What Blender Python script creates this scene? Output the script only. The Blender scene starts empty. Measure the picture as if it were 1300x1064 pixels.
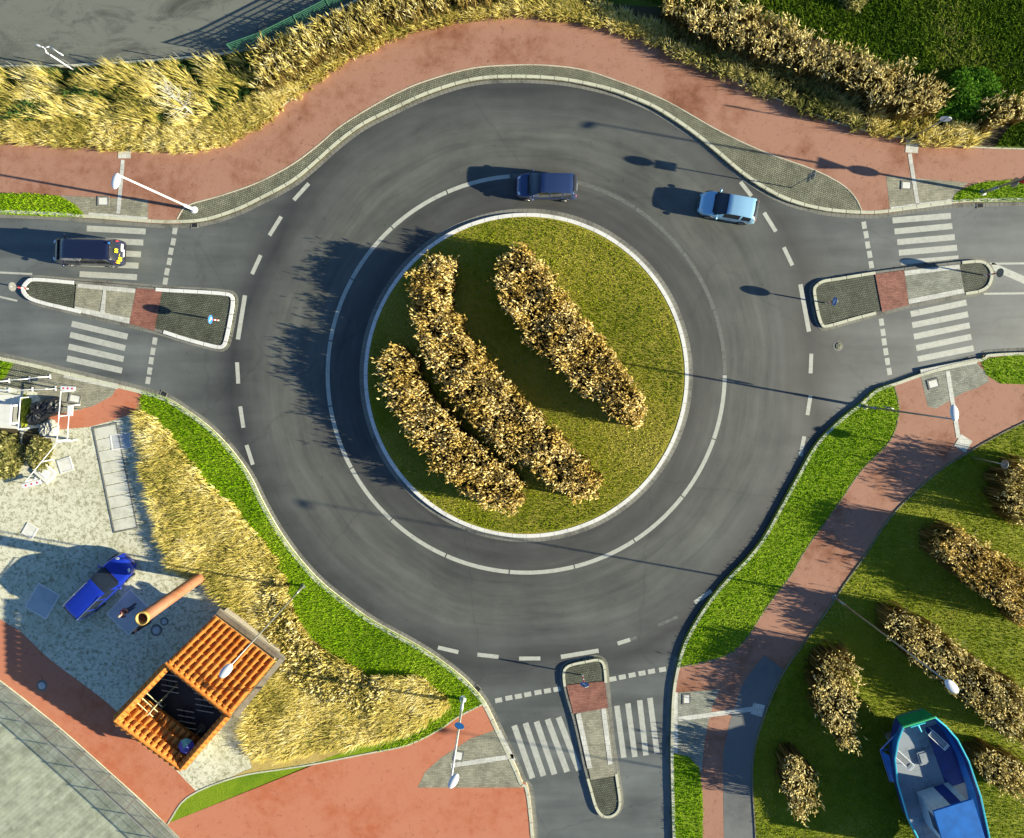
import bpy, bmesh, math, random
import numpy as np
from mathutils import Vector, Matrix
from mathutils.geometry import tessellate_polygon

random.seed(7)
rng = np.random.default_rng(11)
R = math.radians
scene = bpy.context.scene
C = scene.collection

# ------------------------------------------------------------------ camera, sky, sun, exposure
H = 42.0                                  # flying height
cam_d = bpy.data.cameras.new("camera")
cam_d.sensor_width = 36.0
cam_d.lens = 756.0 / 1300.0 * 36.0
cam_d.shift_x = -2.0 / 1300.0
cam_d.shift_y = -80.0 / 1300.0
cam_d.clip_end = 1000
cam = bpy.data.objects.new("camera", cam_d)
cam.location = (0, 0, H)
C.objects.link(cam)
scene.camera = cam

SUN_EL = 16.0
AZ = Vector((0.984, -0.177, 0)).normalized()
w = bpy.data.worlds.new("World"); scene.world = w
w.use_nodes = True
nt = w.node_tree
bg = nt.nodes["Background"]
sky = nt.nodes.new("ShaderNodeTexSky"); sky.sky_type = 'NISHITA'
sky.sun_disc = False
sky.sun_elevation = R(SUN_EL)
sky.sun_rotation = math.atan2(AZ.x, AZ.y)
sky.air_density = 1.0; sky.dust_density = 0.3; sky.ozone_density = 5.0
nt.links.new(sky.outputs[0], bg.inputs[0])
bg.inputs[1].default_value = 0.06
sd = bpy.data.lights.new("sun", 'SUN'); sd.energy = 4.9; sd.angle = R(0.5); sd.color = (1.0, 0.91, 0.68)
so = bpy.data.objects.new("sun", sd); C.objects.link(so)
d = Vector((-AZ.x * math.cos(R(SUN_EL)), -AZ.y * math.cos(R(SUN_EL)), -math.sin(R(SUN_EL))))
so.rotation_euler = d.to_track_quat('-Z', 'Y').to_euler()
scene.view_settings.view_transform = 'Standard'
scene.view_settings.look = 'None'
scene.view_settings.exposure = 1.42
scene.view_settings.gamma = 1.0

# ------------------------------------------------------------------ helpers
def P(px, py, z=0.0):
    k = (H - z) / 756.0
    return Vector(((px - 652.0) * k, (452.0 - py) * k, z))

def tag(o, label=None, cat=None, group=None, kind=None):
    if label: o['label'] = label
    if cat: o['category'] = cat
    if group: o['group'] = group
    if kind: o['kind'] = kind
    return o

def link(name, me, mat=None, parent=None, smooth=False):
    o = bpy.data.objects.new(name, me)
    C.objects.link(o)
    if mat is not None: me.materials.append(mat)
    if parent is not None: o.parent = parent
    if smooth:
        for p in me.polygons: p.use_smooth = True
    return o

def pyd(name, v, f, mat=None, parent=None, smooth=False):
    me = bpy.data.meshes.new(name)
    me.from_pydata([tuple(a) for a in v], [], f)
    me.update()
    return link(name, me, mat, parent, smooth)

def empty(name, loc=(0, 0, 0), rz=0.0):
    o = bpy.data.objects.new(name, None)
    C.objects.link(o)
    o.location = loc; o.rotation_euler = (0, 0, rz)
    o.empty_display_size = 0.2
    return o

def bmobj(name, bm, mat=None, parent=None, smooth=False):
    me = bpy.data.meshes.new(name)
    bmesh.ops.recalc_face_normals(bm, faces=bm.faces[:])
    bm.to_mesh(me); bm.free()
    return link(name, me, mat, parent, smooth)

def box(bm, c, s, rz=0.0, bevel=0.0, M=None):
    r = bmesh.ops.create_cube(bm, size=1.0)
    vs = r['verts']
    m = Matrix.Translation(Vector(c)) @ Matrix.Rotation(rz, 4, 'Z') @ Matrix.Diagonal((s[0], s[1], s[2], 1))
    if M is not None: m = M @ m
    bmesh.ops.transform(bm, matrix=m, verts=vs)
    if bevel > 0:
        es = list({e for v in vs for e in v.link_edges})
        bmesh.ops.bevel(bm, geom=es, offset=bevel, segments=2, affect='EDGES')

def tube(bm, a, b, r1, r2=None, n=10, caps=True):
    a = Vector(a); b = Vector(b)
    if r2 is None: r2 = r1
    q = (b - a).to_track_quat('Z', 'Y').to_matrix()
    ra, rb = [], []
    for i in range(n):
        t = 2 * math.pi * i / n
        dd = q @ Vector((math.cos(t), math.sin(t), 0))
        ra.append(bm.verts.new(a + dd * r1)); rb.append(bm.verts.new(b + dd * r2))
    for i in range(n):
        j = (i + 1) % n
        bm.faces.new((ra[i], ra[j], rb[j], rb[i]))
    if caps:
        bm.faces.new(ra[::-1]); bm.faces.new(rb)

def lathe(bm, c, prof, n=20, cap=False):
    rings = []
    c = Vector(c)
    for (r, z) in prof:
        rings.append([bm.verts.new(c + Vector((r * math.cos(2 * math.pi * i / n), r * math.sin(2 * math.pi * i / n), z))) for i in range(n)])
    for a, b in zip(rings[:-1], rings[1:]):
        for i in range(n):
            j = (i + 1) % n
            bm.faces.new((a[i], a[j], b[j], b[i]))
    if cap:
        bm.faces.new(rings[-1]); bm.faces.new(rings[0][::-1])

def ellipsoid(bm, c, s, M=None, seg=16, rings=8):
    r = bmesh.ops.create_uvsphere(bm, u_segments=seg, v_segments=rings, radius=1.0)
    m = Matrix.Translation(Vector(c)) @ (M if M is not None else Matrix.Identity(4)) @ Matrix.Diagonal((s[0], s[1], s[2], 1))
    bmesh.ops.transform(bm, matrix=m, verts=r['verts'])

def smooth_pts(pts, n=6, closed=False):
    pts = [Vector((p[0], p[1])) for p in pts]
    out = []
    N = len(pts)
    rngi = range(N) if closed else range(N - 1)
    for i in rngi:
        if closed:
            p0, p1, p2, p3 = pts[i - 1], pts[i], pts[(i + 1) % N], pts[(i + 2) % N]
        else:
            p1, p2 = pts[i], pts[i + 1]
            p0 = pts[i - 1] if i > 0 else p1 * 2 - p2
            p3 = pts[i + 2] if i + 2 < N else p2 * 2 - p1
        for k in range(n):
            t = k / n
            # centripetal-ish: plain catmull-rom
            q = 0.5 * ((2 * p1) + (-p0 + p2) * t + (2 * p0 - 5 * p1 + 4 * p2 - p3) * t * t + (-p0 + 3 * p1 - 3 * p2 + p3) * t ** 3)
            out.append((q.x, q.y))
    if not closed: out.append((pts[-1].x, pts[-1].y))
    return out

def W(pts, z=0.0, zp=None):
    """pixel outline -> world points lying at height z (outline as seen at height zp)"""
    zp = z if zp is None else zp
    return [(P(x, y, zp).x, P(x, y, zp).y) for x, y in pts]

def sheet(name, wpts, z, mat, thick=0.0, kind='structure', parent=None, label=None, cat=None):
    tris = tessellate_polygon([[Vector((x, y, 0)) for x, y in wpts]])
    v = [(x, y, z) for x, y in wpts]
    n = len(v)
    f = []
    for t in tris:
        a, b, c = [Vector(v[i]) for i in t]
        nn = (b - a).cross(c - a)
        f.append(tuple(t) if nn.z > 0 else tuple(reversed(t)))
    if thick > 0:
        area = sum(wpts[i][0] * wpts[(i + 1) % n][1] - wpts[(i + 1) % n][0] * wpts[i][1] for i in range(n))
        v += [(x, y, z - thick) for x, y in wpts]
        for i in range(n):
            j = (i + 1) % n
            q = (i, i + n, j + n, j)
            f.append(q if area > 0 else q[::-1])
    o = pyd(name, v, f, mat, parent)
    if kind and parent is None: o['kind'] = kind
    if label: o['label'] = label
    if cat: o['category'] = cat
    return o

def psheet(name, pxpts, z, mat, sm=False, closed_smooth=False, **kw):
    if closed_smooth: pxpts = smooth_pts(pxpts, 5, True)
    return sheet(name, W(pxpts, z), z, mat, **kw)

def strip(bm, wline, width, z, thick=0.0, side=0.0, gap=0.0, seg=None):
    """ribbon along a world polyline; side=-1..1 shifts it sideways; seg/gap cut it into stones"""
    pts = [Vector((x, y)) for x, y in wline]
    # resample
    L = [0.0]
    for a, b in zip(pts[:-1], pts[1:]): L.append(L[-1] + (b - a).length)
    tot = L[-1]
    def at(s):
        s = min(max(s, 0), tot)
        import bisect
        i = min(max(bisect.bisect_right(L, s) - 1, 0), len(pts) - 2)
        t = (s - L[i]) / max(L[i + 1] - L[i], 1e-9)
        p = pts[i].lerp(pts[i + 1], t)
        return p
    def nrm(s):
        a = at(s - 0.12); b = at(s + 0.12)
        dd = (b - a).normalized()
        return Vector((-dd.y, dd.x))
    if seg is None: seg = tot; gap = 0
    n = max(1, round(tot / seg)); sl = tot / n
    for k in range(n):
        s0 = k * sl + gap / 2; s1 = (k + 1) * sl - gap / 2
        m = max(1, int((s1 - s0) / 0.2))
        ring = []
        dz = random.uniform(-0.003, 0.003) if gap > 0 else 0
        for q in range(m + 1):
            s = s0 + (s1 - s0) * q / m
            p = at(s); nn = nrm(s)
            a = p + nn * (side * width / 2 - width / 2); b = p + nn * (side * width / 2 + width / 2)
            row = [(a.x, a.y, z + dz), (b.x, b.y, z + dz)]
            if thick > 0: row += [(b.x, b.y, z - thick), (a.x, a.y, z - thick)]
            ring.append([bm.verts.new(c) for c in row])
        kk = len(ring[0])
        for r0, r1 in zip(ring[:-1], ring[1:]):
            if kk == 2: bm.faces.new((r0[0], r1[0], r1[1], r0[1]))
            else:
                for i in range(kk):
                    j = (i + 1) % kk
                    bm.faces.new((r0[i], r1[i], r1[j], r0[j]))
        if kk == 4:
            bm.faces.new(ring[0]); bm.faces.new(ring[-1][::-1])

# ------------------------------------------------------------------ materials
def newmat(name):
    m = bpy.data.materials.new(name); m.use_nodes = True
    return m, m.node_tree, m.node_tree.nodes["Principled BSDF"]

def N(nt, t, **kw):
    n = nt.nodes.new(t)
    for k, v in kw.items(): setattr(n, k, v)
    return n

def ramp(nt, stops, interp='LINEAR'):
    r = nt.nodes.new("ShaderNodeValToRGB"); r.color_ramp.interpolation = interp
    e = r.color_ramp.elements
    while len(e) < len(stops): e.new(0.5)
    for i, (p, c) in enumerate(stops):
        e[i].position = p
        e[i].color = (c[0], c[1], c[2], 1) if not isinstance(c, (int, float)) else (c, c, c, 1)
    return r

def plain(name, col, rough=0.6, metal=0.0, coat=0.0, bump=0.0, var=0.12, scale=6.0, spec=0.5):
    m, nt, b = newmat(name)
    tc = N(nt, "ShaderNodeTexCoord"); no = N(nt, "ShaderNodeTexNoise")
    no.inputs['Scale'].default_value = scale; no.inputs['Detail'].default_value = 6
    nt.links.new(tc.outputs['Object'], no.inputs['Vector'])
    r = ramp(nt, [(0.3, [c * (1 - var) for c in col]), (0.7, [min(1, c * (1 + var)) for c in col])])
    nt.links.new(no.outputs[0], r.inputs[0]); nt.links.new(r.outputs[0], b.inputs['Base Color'])
    b.inputs['Roughness'].default_value = rough; b.inputs['Metallic'].default_value = metal
    b.inputs['Coat Weight'].default_value = coat; b.inputs['Coat Roughness'].default_value = 0.05
    b.inputs['Specular IOR Level'].default_value = spec
    if bump:
        bp = N(nt, "ShaderNodeBump"); bp.inputs['Strength'].default_value = bump; bp.inputs['Distance'].default_value = 0.02
        nt.links.new(no.outputs[0], bp.inputs['Height']); nt.links.new(bp.outputs[0], b.inputs['Normal'])
    return m

def layered(name, cols, s1=0.15, s2=2.5, s3=30.0, bump=0.4, bdist=0.02, rough=0.9, blotch=None, stretch=None):
    """large tone drift + mid mottling + fine grain; optional darker/lighter blotches"""
    m, nt, b = newmat(name)
    tc = N(nt, "ShaderNodeTexCoord")
    vec = tc.outputs['Object']
    if stretch:
        mp = N(nt, "ShaderNodeMapping"); mp.inputs['Scale'].default_value = stretch
        nt.links.new(vec, mp.inputs[0]); vec = mp.outputs[0]
    def noise(s, det=5, rgh=0.6):
        n = N(nt, "ShaderNodeTexNoise"); n.inputs['Scale'].default_value = s
        n.inputs['Detail'].default_value = det; n.inputs['Roughness'].default_value = rgh
        nt.links.new(vec, n.inputs['Vector']); return n.outputs[0]
    a, c, e = noise(s1, 3), noise(s2, 6, 0.7), noise(s3, 3)
    m1 = N(nt, "ShaderNodeMath", operation='MULTIPLY_ADD'); m1.inputs[1].default_value = 1.3; m1.inputs[2].default_value = -0.4
    nt.links.new(a, m1.inputs[0])
    m2 = N(nt, "ShaderNodeMath", operation='MULTIPLY_ADD'); m2.inputs[1].default_value = 0.7
    nt.links.new(c, m2.inputs[0]); nt.links.new(m1.outputs[0], m2.inputs[2])
    m3 = N(nt, "ShaderNodeMath", operation='MULTIPLY_ADD'); m3.inputs[1].default_value = 0.60
    nt.links.new(e, m3.inputs[0]); nt.links.new(m2.outputs[0], m3.inputs[2])
    k = len(cols)
    r = ramp(nt, [(0.44 + 0.48 * i / (k - 1), cc) for i, cc in enumerate(cols)])
    nt.links.new(m3.outputs[0], r.inputs[0])
    out = r.outputs[0]
    if blotch:
        bs, lo, hi, bc, amt = blotch
        n2 = N(nt, "ShaderNodeTexNoise"); n2.inputs['Scale'].default_value = bs; n2.inputs['Detail'].default_value = 8
        n2.inputs['Roughness'].default_value = 0.75; n2.inputs['Distortion'].default_value = 0.6
        nt.links.new(vec, n2.inputs['Vector'])
        r2 = ramp(nt, [(lo, 0.0), (hi, amt)])
        nt.links.new(n2.outputs[0], r2.inputs[0])
        mx = N(nt, "ShaderNodeMix", data_type='RGBA')
        nt.links.new(r2.outputs[0], mx.inputs[0]); nt.links.new(out, mx.inputs[6]); mx.inputs[7].default_value = (*bc, 1)
        out = mx.outputs[2]
    nt.links.new(out, b.inputs['Base Color'])
    b.inputs['Roughness'].default_value = rough
    b.inputs['Specular IOR Level'].default_value = 0.25
    bp = N(nt, "ShaderNodeBump"); bp.inputs['Strength'].default_value = bump; bp.inputs['Distance'].default_value = bdist
    ad = N(nt, "ShaderNodeMath", operation='ADD'); nt.links.new(c, ad.inputs[0]); nt.links.new(e, ad.inputs[1])
    nt.links.new(ad.outputs[0], bp.inputs['Height']); nt.links.new(bp.outputs[0], b.inputs['Normal'])
    return m

def paver(name, c1, c2, mortar, bw=0.2, bh=0.1, rot=0.0, bump=0.6, mort=0.012, rough=0.85, blotch=0.35):
    m, nt, b = newmat(name)
    tc = N(nt, "ShaderNodeTexCoord"); mp = N(nt, "ShaderNodeMapping"); mp.inputs['Rotation'].default_value = (0, 0, rot)
    nt.links.new(tc.outputs['Object'], mp.inputs[0])
    # wobble
    nz = N(nt, "ShaderNodeTexNoise"); nz.inputs['Scale'].default_value = 1.2; nt.links.new(mp.outputs[0], nz.inputs['Vector'])
    mixv = N(nt, "ShaderNodeMix", data_type='VECTOR'); mixv.inputs[0].default_value = 0.04
    nt.links.new(mp.outputs[0], mixv.inputs[4]); nt.links.new(nz.outputs[1], mixv.inputs[5])
    br = N(nt, "ShaderNodeTexBrick"); br.inputs['Scale'].default_value = 1.0
    br.inputs['Brick Width'].default_value = bw; br.inputs['Row Height'].default_value = bh
    br.inputs['Mortar Size'].default_value = mort; br.inputs['Mortar Smooth'].default_value = 0.3
    br.inputs['Color1'].default_value = (*c1, 1); br.inputs['Color2'].default_value = (*c2, 1); br.inputs['Mortar'].default_value = (*mortar, 1)
    nt.links.new(mixv.outputs[1], br.inputs['Vector'])
    n2 = N(nt, "ShaderNodeTexNoise"); n2.inputs['Scale'].default_value = 1.1; n2.inputs['Detail'].default_value = 8; n2.inputs['Roughness'].default_value = 0.72
    nt.links.new(tc.outputs['Object'], n2.inputs['Vector'])
    r2 = ramp(nt, [(0.35, 1 - blotch), (0.65, 1.0 + blotch * 0.35)])
    nt.links.new(n2.outputs[0], r2.inputs[0])
    mu = N(nt, "ShaderNodeMix", data_type='RGBA', blend_type='MULTIPLY'); mu.inputs[0].default_value = 1.0
    nt.links.new(br.outputs[0], mu.inputs[6]); nt.links.new(r2.outputs[0], mu.inputs[7])
    nt.links.new(mu.outputs[2], b.inputs['Base Color'])
    b.inputs['Roughness'].default_value = rough; b.inputs['Specular IOR Level'].default_value = 0.3
    bp = N(nt, "ShaderNodeBump"); bp.inputs['Strength'].default_value = bump; bp.inputs['Distance'].default_value = 0.02
    inv = N(nt, "ShaderNodeMath", operation='SUBTRACT'); inv.inputs[0].default_value = 1.0
    nt.links.new(br.outputs[1], inv.inputs[1])
    nt.links.new(inv.outputs[0], bp.inputs['Height']); nt.links.new(bp.outputs[0], b.inputs['Normal'])
    return m

def blade_mat(name, stops, rough=0.7, trans=0.25):
    m, nt, b = newmat(name)
    at = N(nt, "ShaderNodeAttribute"); at.attribute_name = 'shade'
    r = ramp(nt, stops)
    nt.links.new(at.outputs['Fac'], r.inputs[0])
    nt.links.new(r.outputs[0], b.inputs['Base Color'])
    b.inputs['Roughness'].default_value = rough
    b.inputs['Specular IOR Level'].default_value = 0.0
    if trans:
        tr = N(nt, "ShaderNodeBsdfTranslucent"); nt.links.new(r.outputs[0], tr.inputs[0])
        mx = N(nt, "ShaderNodeMixShader"); mx.inputs[0].default_value = trans
        nt.links.new(b.outputs[0], mx.inputs[1]); nt.links.new(tr.outputs[0], mx.inputs[2])
        nt.links.new(mx.outputs[0], nt.nodes['Material Output'].inputs[0])
    return m

def asphalt_mat():
    m, nt, b = newmat("asphalt")
    cx, cy = P(668, 475).x, P(668, 475).y
    tc = N(nt, "ShaderNodeTexCoord")
    sp = N(nt, "ShaderNodeSeparateXYZ"); nt.links.new(tc.outputs['Object'], sp.inputs[0])
    def M(op, a, bb=None, cc=None):
        n = N(nt, "ShaderNodeMath", operation=op)
        for i, q in enumerate((a, bb, cc)):
            if q is None: continue
            if isinstance(q, (int, float)): n.inputs[i].default_value = q
            else: nt.links.new(q, n.inputs[i])
        return n.outputs[0]
    dx = M('SUBTRACT', sp.outputs[0], cx); dy = M('SUBTRACT', sp.outputs[1], cy)
    r = M('SQRT', M('ADD', M('MULTIPLY', dx, dx), M('MULTIPLY', dy, dy)))
    th = M('ARCTAN2', dy, dx)
    # wear by radius (driven tracks polished pale, idle margins dark with grime)
    nz0 = N(nt, "ShaderNodeTexNoise"); nz0.inputs['Scale'].default_value = 0.09; nz0.inputs['Detail'].default_value = 1.5
    nt.links.new(tc.outputs['Object'], nz0.inputs['Vector'])
    rw = M('ADD', r, M('MULTIPLY', M('SUBTRACT', nz0.outputs[0], 0.5), 5.0))
    rr = ramp(nt, [(0.0, (.052, .053, .049)), (0.43, (.050, .051, .047)), (0.485, (.060, .061, .055)), (0.535, (.090, .092, .079)),
                   (0.62, (.104, .108, .092)), (0.68, (.074, .077, .070)), (0.73, (.036, .038, .037)), (0.80, (.092, .098, .090)), (1.0, (.120, .130, .121))])
    nt.links.new(M('DIVIDE', rw, 28.0), rr.inputs[0])
    # circular streaks
    cmb = N(nt, "ShaderNodeCombineXYZ")
    nt.links.new(M('MULTIPLY', M('ADD', r, M('MULTIPLY', nz0.outputs[0], 1.6)), 1.5), cmb.inputs[0]); nt.links.new(M('MULTIPLY', th, 2.2), cmb.inputs[1])
    n1 = N(nt, "ShaderNodeTexNoise"); n1.inputs['Scale'].default_value = 1.0; n1.inputs['Detail'].default_value = 7; n1.inputs['Roughness'].default_value = 0.62
    nt.links.new(cmb.outputs[0], n1.inputs['Vector'])
    # straight streaks on the arms
    mp = N(nt, "ShaderNodeMapping"); mp.inputs['Scale'].default_value = (0.09, 0.8, 1); mp.inputs['Rotation'].default_value = (0, 0, R(4))
    nt.links.new(tc.outputs['Object'], mp.inputs[0])
    n2 = N(nt, "ShaderNodeTexNoise"); n2.inputs['Scale'].default_value = 1.0; n2.inputs['Detail'].default_value = 6
    nt.links.new(mp.outputs[0], n2.inputs['Vector'])
    far = N(nt, "ShaderNodeMapRange"); far.inputs[1].default_value = 17; far.inputs[2].default_value = 22
    nt.links.new(r, far.inputs[0])
    st = N(nt, "ShaderNodeMix", data_type='FLOAT')
    nt.links.new(far.outputs[0], st.inputs[0]); nt.links.new(n1.outputs[0], st.inputs[2]); nt.links.new(n2.outputs[0], st.inputs[3])
    n3 = N(nt, "ShaderNodeTexNoise"); n3.inputs['Scale'].default_value = 22.0; n3.inputs['Detail'].default_value = 4; n3.inputs['Roughness'].default_value = 0.8
    nt.links.new(tc.outputs['Object'], n3.inputs['Vector'])
    n4 = N(nt, "ShaderNodeTexNoise"); n4.inputs['Scale'].default_value = 0.28; n4.inputs['Detail'].default_value = 9; n4.inputs['Roughness'].default_value = 0.62
    nt.links.new(tc.outputs['Object'], n4.inputs['Vector'])
    f = M('ADD', M('MULTIPLY', st.outputs[0], 1.35), M('MULTIPLY', n3.outputs[0], 0.60))
    f = M('ADD', f, M('MULTIPLY', n4.outputs[0], 1.15))
    f = M('ADD', f, -0.52)
    f = M('MULTIPLY', f, 1.08)
    vm = N(nt, "ShaderNodeVectorMath", operation='SCALE')
    nt.links.new(rr.outputs[0], vm.inputs[0]); nt.links.new(f, vm.inputs['Scale'])
    # hairline cracks and repaired seams
    vo = N(nt, "ShaderNodeTexVoronoi", feature='DISTANCE_TO_EDGE'); vo.inputs['Scale'].default_value = 0.11
    wn = N(nt, "ShaderNodeTexNoise"); wn.inputs['Scale'].default_value = 0.8; wn.inputs['Detail'].default_value = 6
    nt.links.new(tc.outputs['Object'], wn.inputs['Vector'])
    wv = N(nt, "ShaderNodeMix", data_type='VECTOR'); wv.inputs[0].default_value = 0.45
    nt.links.new(tc.outputs['Object'], wv.inputs[4]); nt.links.new(wn.outputs[1], wv.inputs[5]); nt.links.new(wv.outputs[1], vo.inputs['Vector'])
    cr = ramp(nt, [(0.0, 0.55), (0.0025, 0.8), (0.005, 1.0)]); nt.links.new(vo.outputs[0], cr.inputs[0])
    mm = N(nt, "ShaderNodeMix", data_type='RGBA', blend_type='MULTIPLY'); mm.inputs[0].default_value = 0.35
    nt.links.new(vm.outputs[0], mm.inputs[6]); nt.links.new(cr.outputs[0], mm.inputs[7])
    no_ = N(nt, "ShaderNodeTexNoise"); no_.inputs['Scale'].default_value = 1.9; no_.inputs['Detail'].default_value = 5; no_.inputs['Roughness'].default_value = 0.7
    nt.links.new(tc.outputs['Object'], no_.inputs['Vector'])
    ro_ = ramp(nt, [(0.30, 0.72), (0.38, 1.0), (0.66, 1.0), (0.74, 1.16)]); nt.links.new(no_.outputs[0], ro_.inputs[0])
    m4 = N(nt, "ShaderNodeMix", data_type='RGBA', blend_type='MULTIPLY'); m4.inputs[0].default_value = 1.0
    nt.links.new(mm.outputs[2], m4.inputs[6]); nt.links.new(ro_.outputs[0], m4.inputs[7])
    nt.links.new(m4.outputs[2], b.inputs['Base Color'])
    rg = ramp(nt, [(0.0, .62), (0.47, .60), (0.54, .42), (0.64, .42), (0.72, .66), (0.82, .46), (1.0, .44)]); nt.links.new(M('DIVIDE', rw, 28.0), rg.inputs[0]); nt.links.new(rg.outputs[0], b.inputs['Roughness']); b.inputs['Specular IOR Level'].default_value = 0.6
    bp = N(nt, "ShaderNodeBump"); bp.inputs['Strength'].default_value = 0.25; bp.inputs['Distance'].default_value = 0.01
    nt.links.new(n3.outputs[0], bp.inputs['Height']); nt.links.new(bp.outputs[0], b.inputs['Normal'])
    return m

def paint_mat(name, col, wear=0.35, under=(.07, .072, .068)):
    m, nt, b = newmat(name)
    tc = N(nt, "ShaderNodeTexCoord")
    n = N(nt, "ShaderNodeTexNoise"); n.inputs['Scale'].default_value = 3.0; n.inputs['Detail'].default_value = 10; n.inputs['Roughness'].default_value = 0.8
    nt.links.new(tc.outputs['Object'], n.inputs['Vector'])
    r = ramp(nt, [(wear, under), (wear + 0.1, [c * 0.8 for c in col]), (wear + 0.3, col)])
    nt.links.new(n.outputs[0], r.inputs[0]); nt.links.new(r.outputs[0], b.inputs['Base Color'])
    b.inputs['Roughness'].default_value = 0.6
    return m

ASPH = asphalt_mat()
PAINT = paint_mat("road_paint", (.50, .51, .44), 0.30)
PAINT_W = paint_mat("worn_road_paint", (.17, .18, .16), 0.42, (.10, .104, .095))
KERB = layered("kerb_concrete", [(.26, .27, .20), (.46, .46, .34), (.58, .58, .44)], 0.6, 5, 40, 0.3, 0.01)
KERB_W = layered("white_kerb", [(.50, .50, .47), (.66, .66, .62), (.76, .76, .72)], 0.6, 4, 40, 0.3, 0.01, 0.6)
KERB_D = layered("dark_granite_gutter", [(.06, .06, .055), (.13, .13, .115), (.22, .22, .19)], 0.6, 6, 30, 0.4, 0.01)
KERB_Y = plain("yellow_kerb_paint", (.55, .42, .06), 0.6)
RED = layered("red_path_asphalt", [(.15, .055, .030), (.275, .120, .070), (.39, .205, .140)], 0.2, 1.4, 22, 0.5, 0.012, 0.9,
              blotch=(3.4, 0.56, 0.68, (.12, .05, .030), 0.7))
RED_S = layered("red_path_saturated", [(.36, .085, .035), (.47, .14, .065), (.54, .21, .12)], 0.12, 1.2, 22, 0.5, 0.012, 0.9,
                blotch=(3.0, 0.57, 0.68, (.24, .06, .03), 0.6))
COB = paver("grey_cobbles", (.21, .215, .155), (.31, .315, .225), (.075, .08, .05), 0.13, 0.13, R(20), 0.9, 0.022)
COB_D = paver("dark_cobbles", (.11, .12, .085), (.18, .195, .14), (.035, .04, .03), 0.12, 0.12, R(8), 0.9, 0.022)
PAV = paver("beige_pavers", (.30, .29, .21), (.40, .385, .29), (.17, .165, .12), 0.22, 0.11, R(3), 0.7, 0.012)
PAV_G = paver("grey_pavers", (.26, .27, .22), (.35, .36, .29), (.14, .145, .115), 0.24, 0.12, R(8), 0.7, 0.012)
REDP = paver("red_pavers", (.28, .115, .085), (.37, .17, .125), (.15, .07, .05), 0.22, 0.11, R(3), 0.7, 0.012)
TAC = paver("pale_tactile_pavers", (.56, .56, .50), (.66, .66, .59), (.34, .34, .29), 0.35, 0.35, 0, 0.5, 0.012, 0.8, 0.18)
YARD = layered("yard_concrete", [(.34, .335, .22), (.55, .54, .38), (.70, .69, .53)], 0.10, 0.9, 14, 0.4, 0.012, 0.9,
               blotch=(4.2, 0.48, 0.60, (.22, .21, .10), 0.8))
YARD2 = paver("striped_paving", (.36, .39, .28), (.45, .48, .36), (.26, .28, .20), 3.2, 0.28, R(-40), 0.4, 0.01)
SLAB = layered("pale_slab", [(.52, .52, .44), (.64, .64, .56), (.74, .74, .67)], 0.3, 2, 20, 0.2, 0.01)
STEELPLATE = layered("zinc_plate", [(.30, .32, .33), (.42, .44, .45), (.52, .54, .55)], 0.3, 2, 20, 0.2, 0.01, 0.5)
LOT = layered("parking_asphalt", [(.05, .056, .048), (.115, .125, .105), (.175, .185, .155)], 0.07, 0.7, 18, 0.3, 0.01, 0.85,
              blotch=(0.35, 0.50, 0.68, (.045, .045, .042), 0.8), stretch=(0.7, 1.5, 1))
GREYPATH = layered("grey_path_asphalt", [(.10, .105, .105), (.14, .145, .145), (.18, .185, .18)], 0.15, 1.5, 25, 0.3, 0.01)
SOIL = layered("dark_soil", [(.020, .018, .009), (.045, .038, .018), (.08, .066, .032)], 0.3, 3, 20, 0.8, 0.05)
LITTER = layered("straw_litter", [(.14, .10, .02), (.30, .22, .06), (.50, .38, .12)], 0.3, 4, 24, 0.8, 0.05)
GRS = layered("lawn_turf", [(.07, .10, .004), (.15, .20, .008), (.24, .27, .02)], 0.14, 1.8, 24, 0.9, 0.07, 0.95)
GRS_I = layered("dry_lawn_turf", [(.085, .11, .006), (.19, .21, .010), (.30, .27, .04)], 0.13, 1.8, 24, 0.9, 0.07, 0.95)
GRS_B = layered("fresh_lawn_turf", [(.07, .15, .003), (.13, .24, .005), (.20, .30, .01)], 0.16, 1.8, 24, 0.9, 0.07, 0.95)
GRS_M = layered("meadow_turf", [(.03, .055, .005), (.055, .10, .008), (.10, .15, .014)], 0.12, 1.2, 22, 0.9, 0.08, 0.95)

B_LAWN = blade_mat("lawn_blades", [(0, (.10, .16, .004)), (.5, (.23, .31, .010)), (.85, (.36, .39, .03)), (1, (.50, .46, .10))], trans=0.2)
B_ISL = blade_mat("dry_lawn_blades", [(0, (.10, .16, .005)), (.5, (.24, .31, .012)), (.85, (.44, .42, .04)), (1, (.62, .54, .16))], trans=0.2)
B_FRESH = blade_mat("fresh_lawn_blades", [(0, (.10, .22, .003)), (.5, (.20, .38, .006)), (.85, (.30, .47, .015)), (1, (.42, .52, .06))], trans=0.2)
B_MEAD = blade_mat("meadow_blades", [(0, (.03, .07, .005)), (.5, (.075, .14, .010)), (.85, (.15, .20, .02)), (1, (.26, .26, .07))], trans=0.2)
B_FEATH = blade_mat("feather_grass", [(0, (.24, .25, .05)), (.22, (.50, .41, .10)), (.5, (.70, .59, .17)), (.8, (.86, .75, .31)), (1, (.93, .86, .52))], trans=0.4)
B_TUFT = blade_mat("olive_tussock", [(0, (.13, .15, .04)), (.4, (.28, .28, .08)), (.8, (.50, .45, .16)), (1, (.68, .60, .28))], trans=0.3)
B_REED = blade_mat("reed_plumes", [(0, (.26, .16, .035)), (.3, (.52, .37, .09)), (.65, (.76, .56, .17)), (1, (.96, .82, .42))], trans=0.3)
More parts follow.
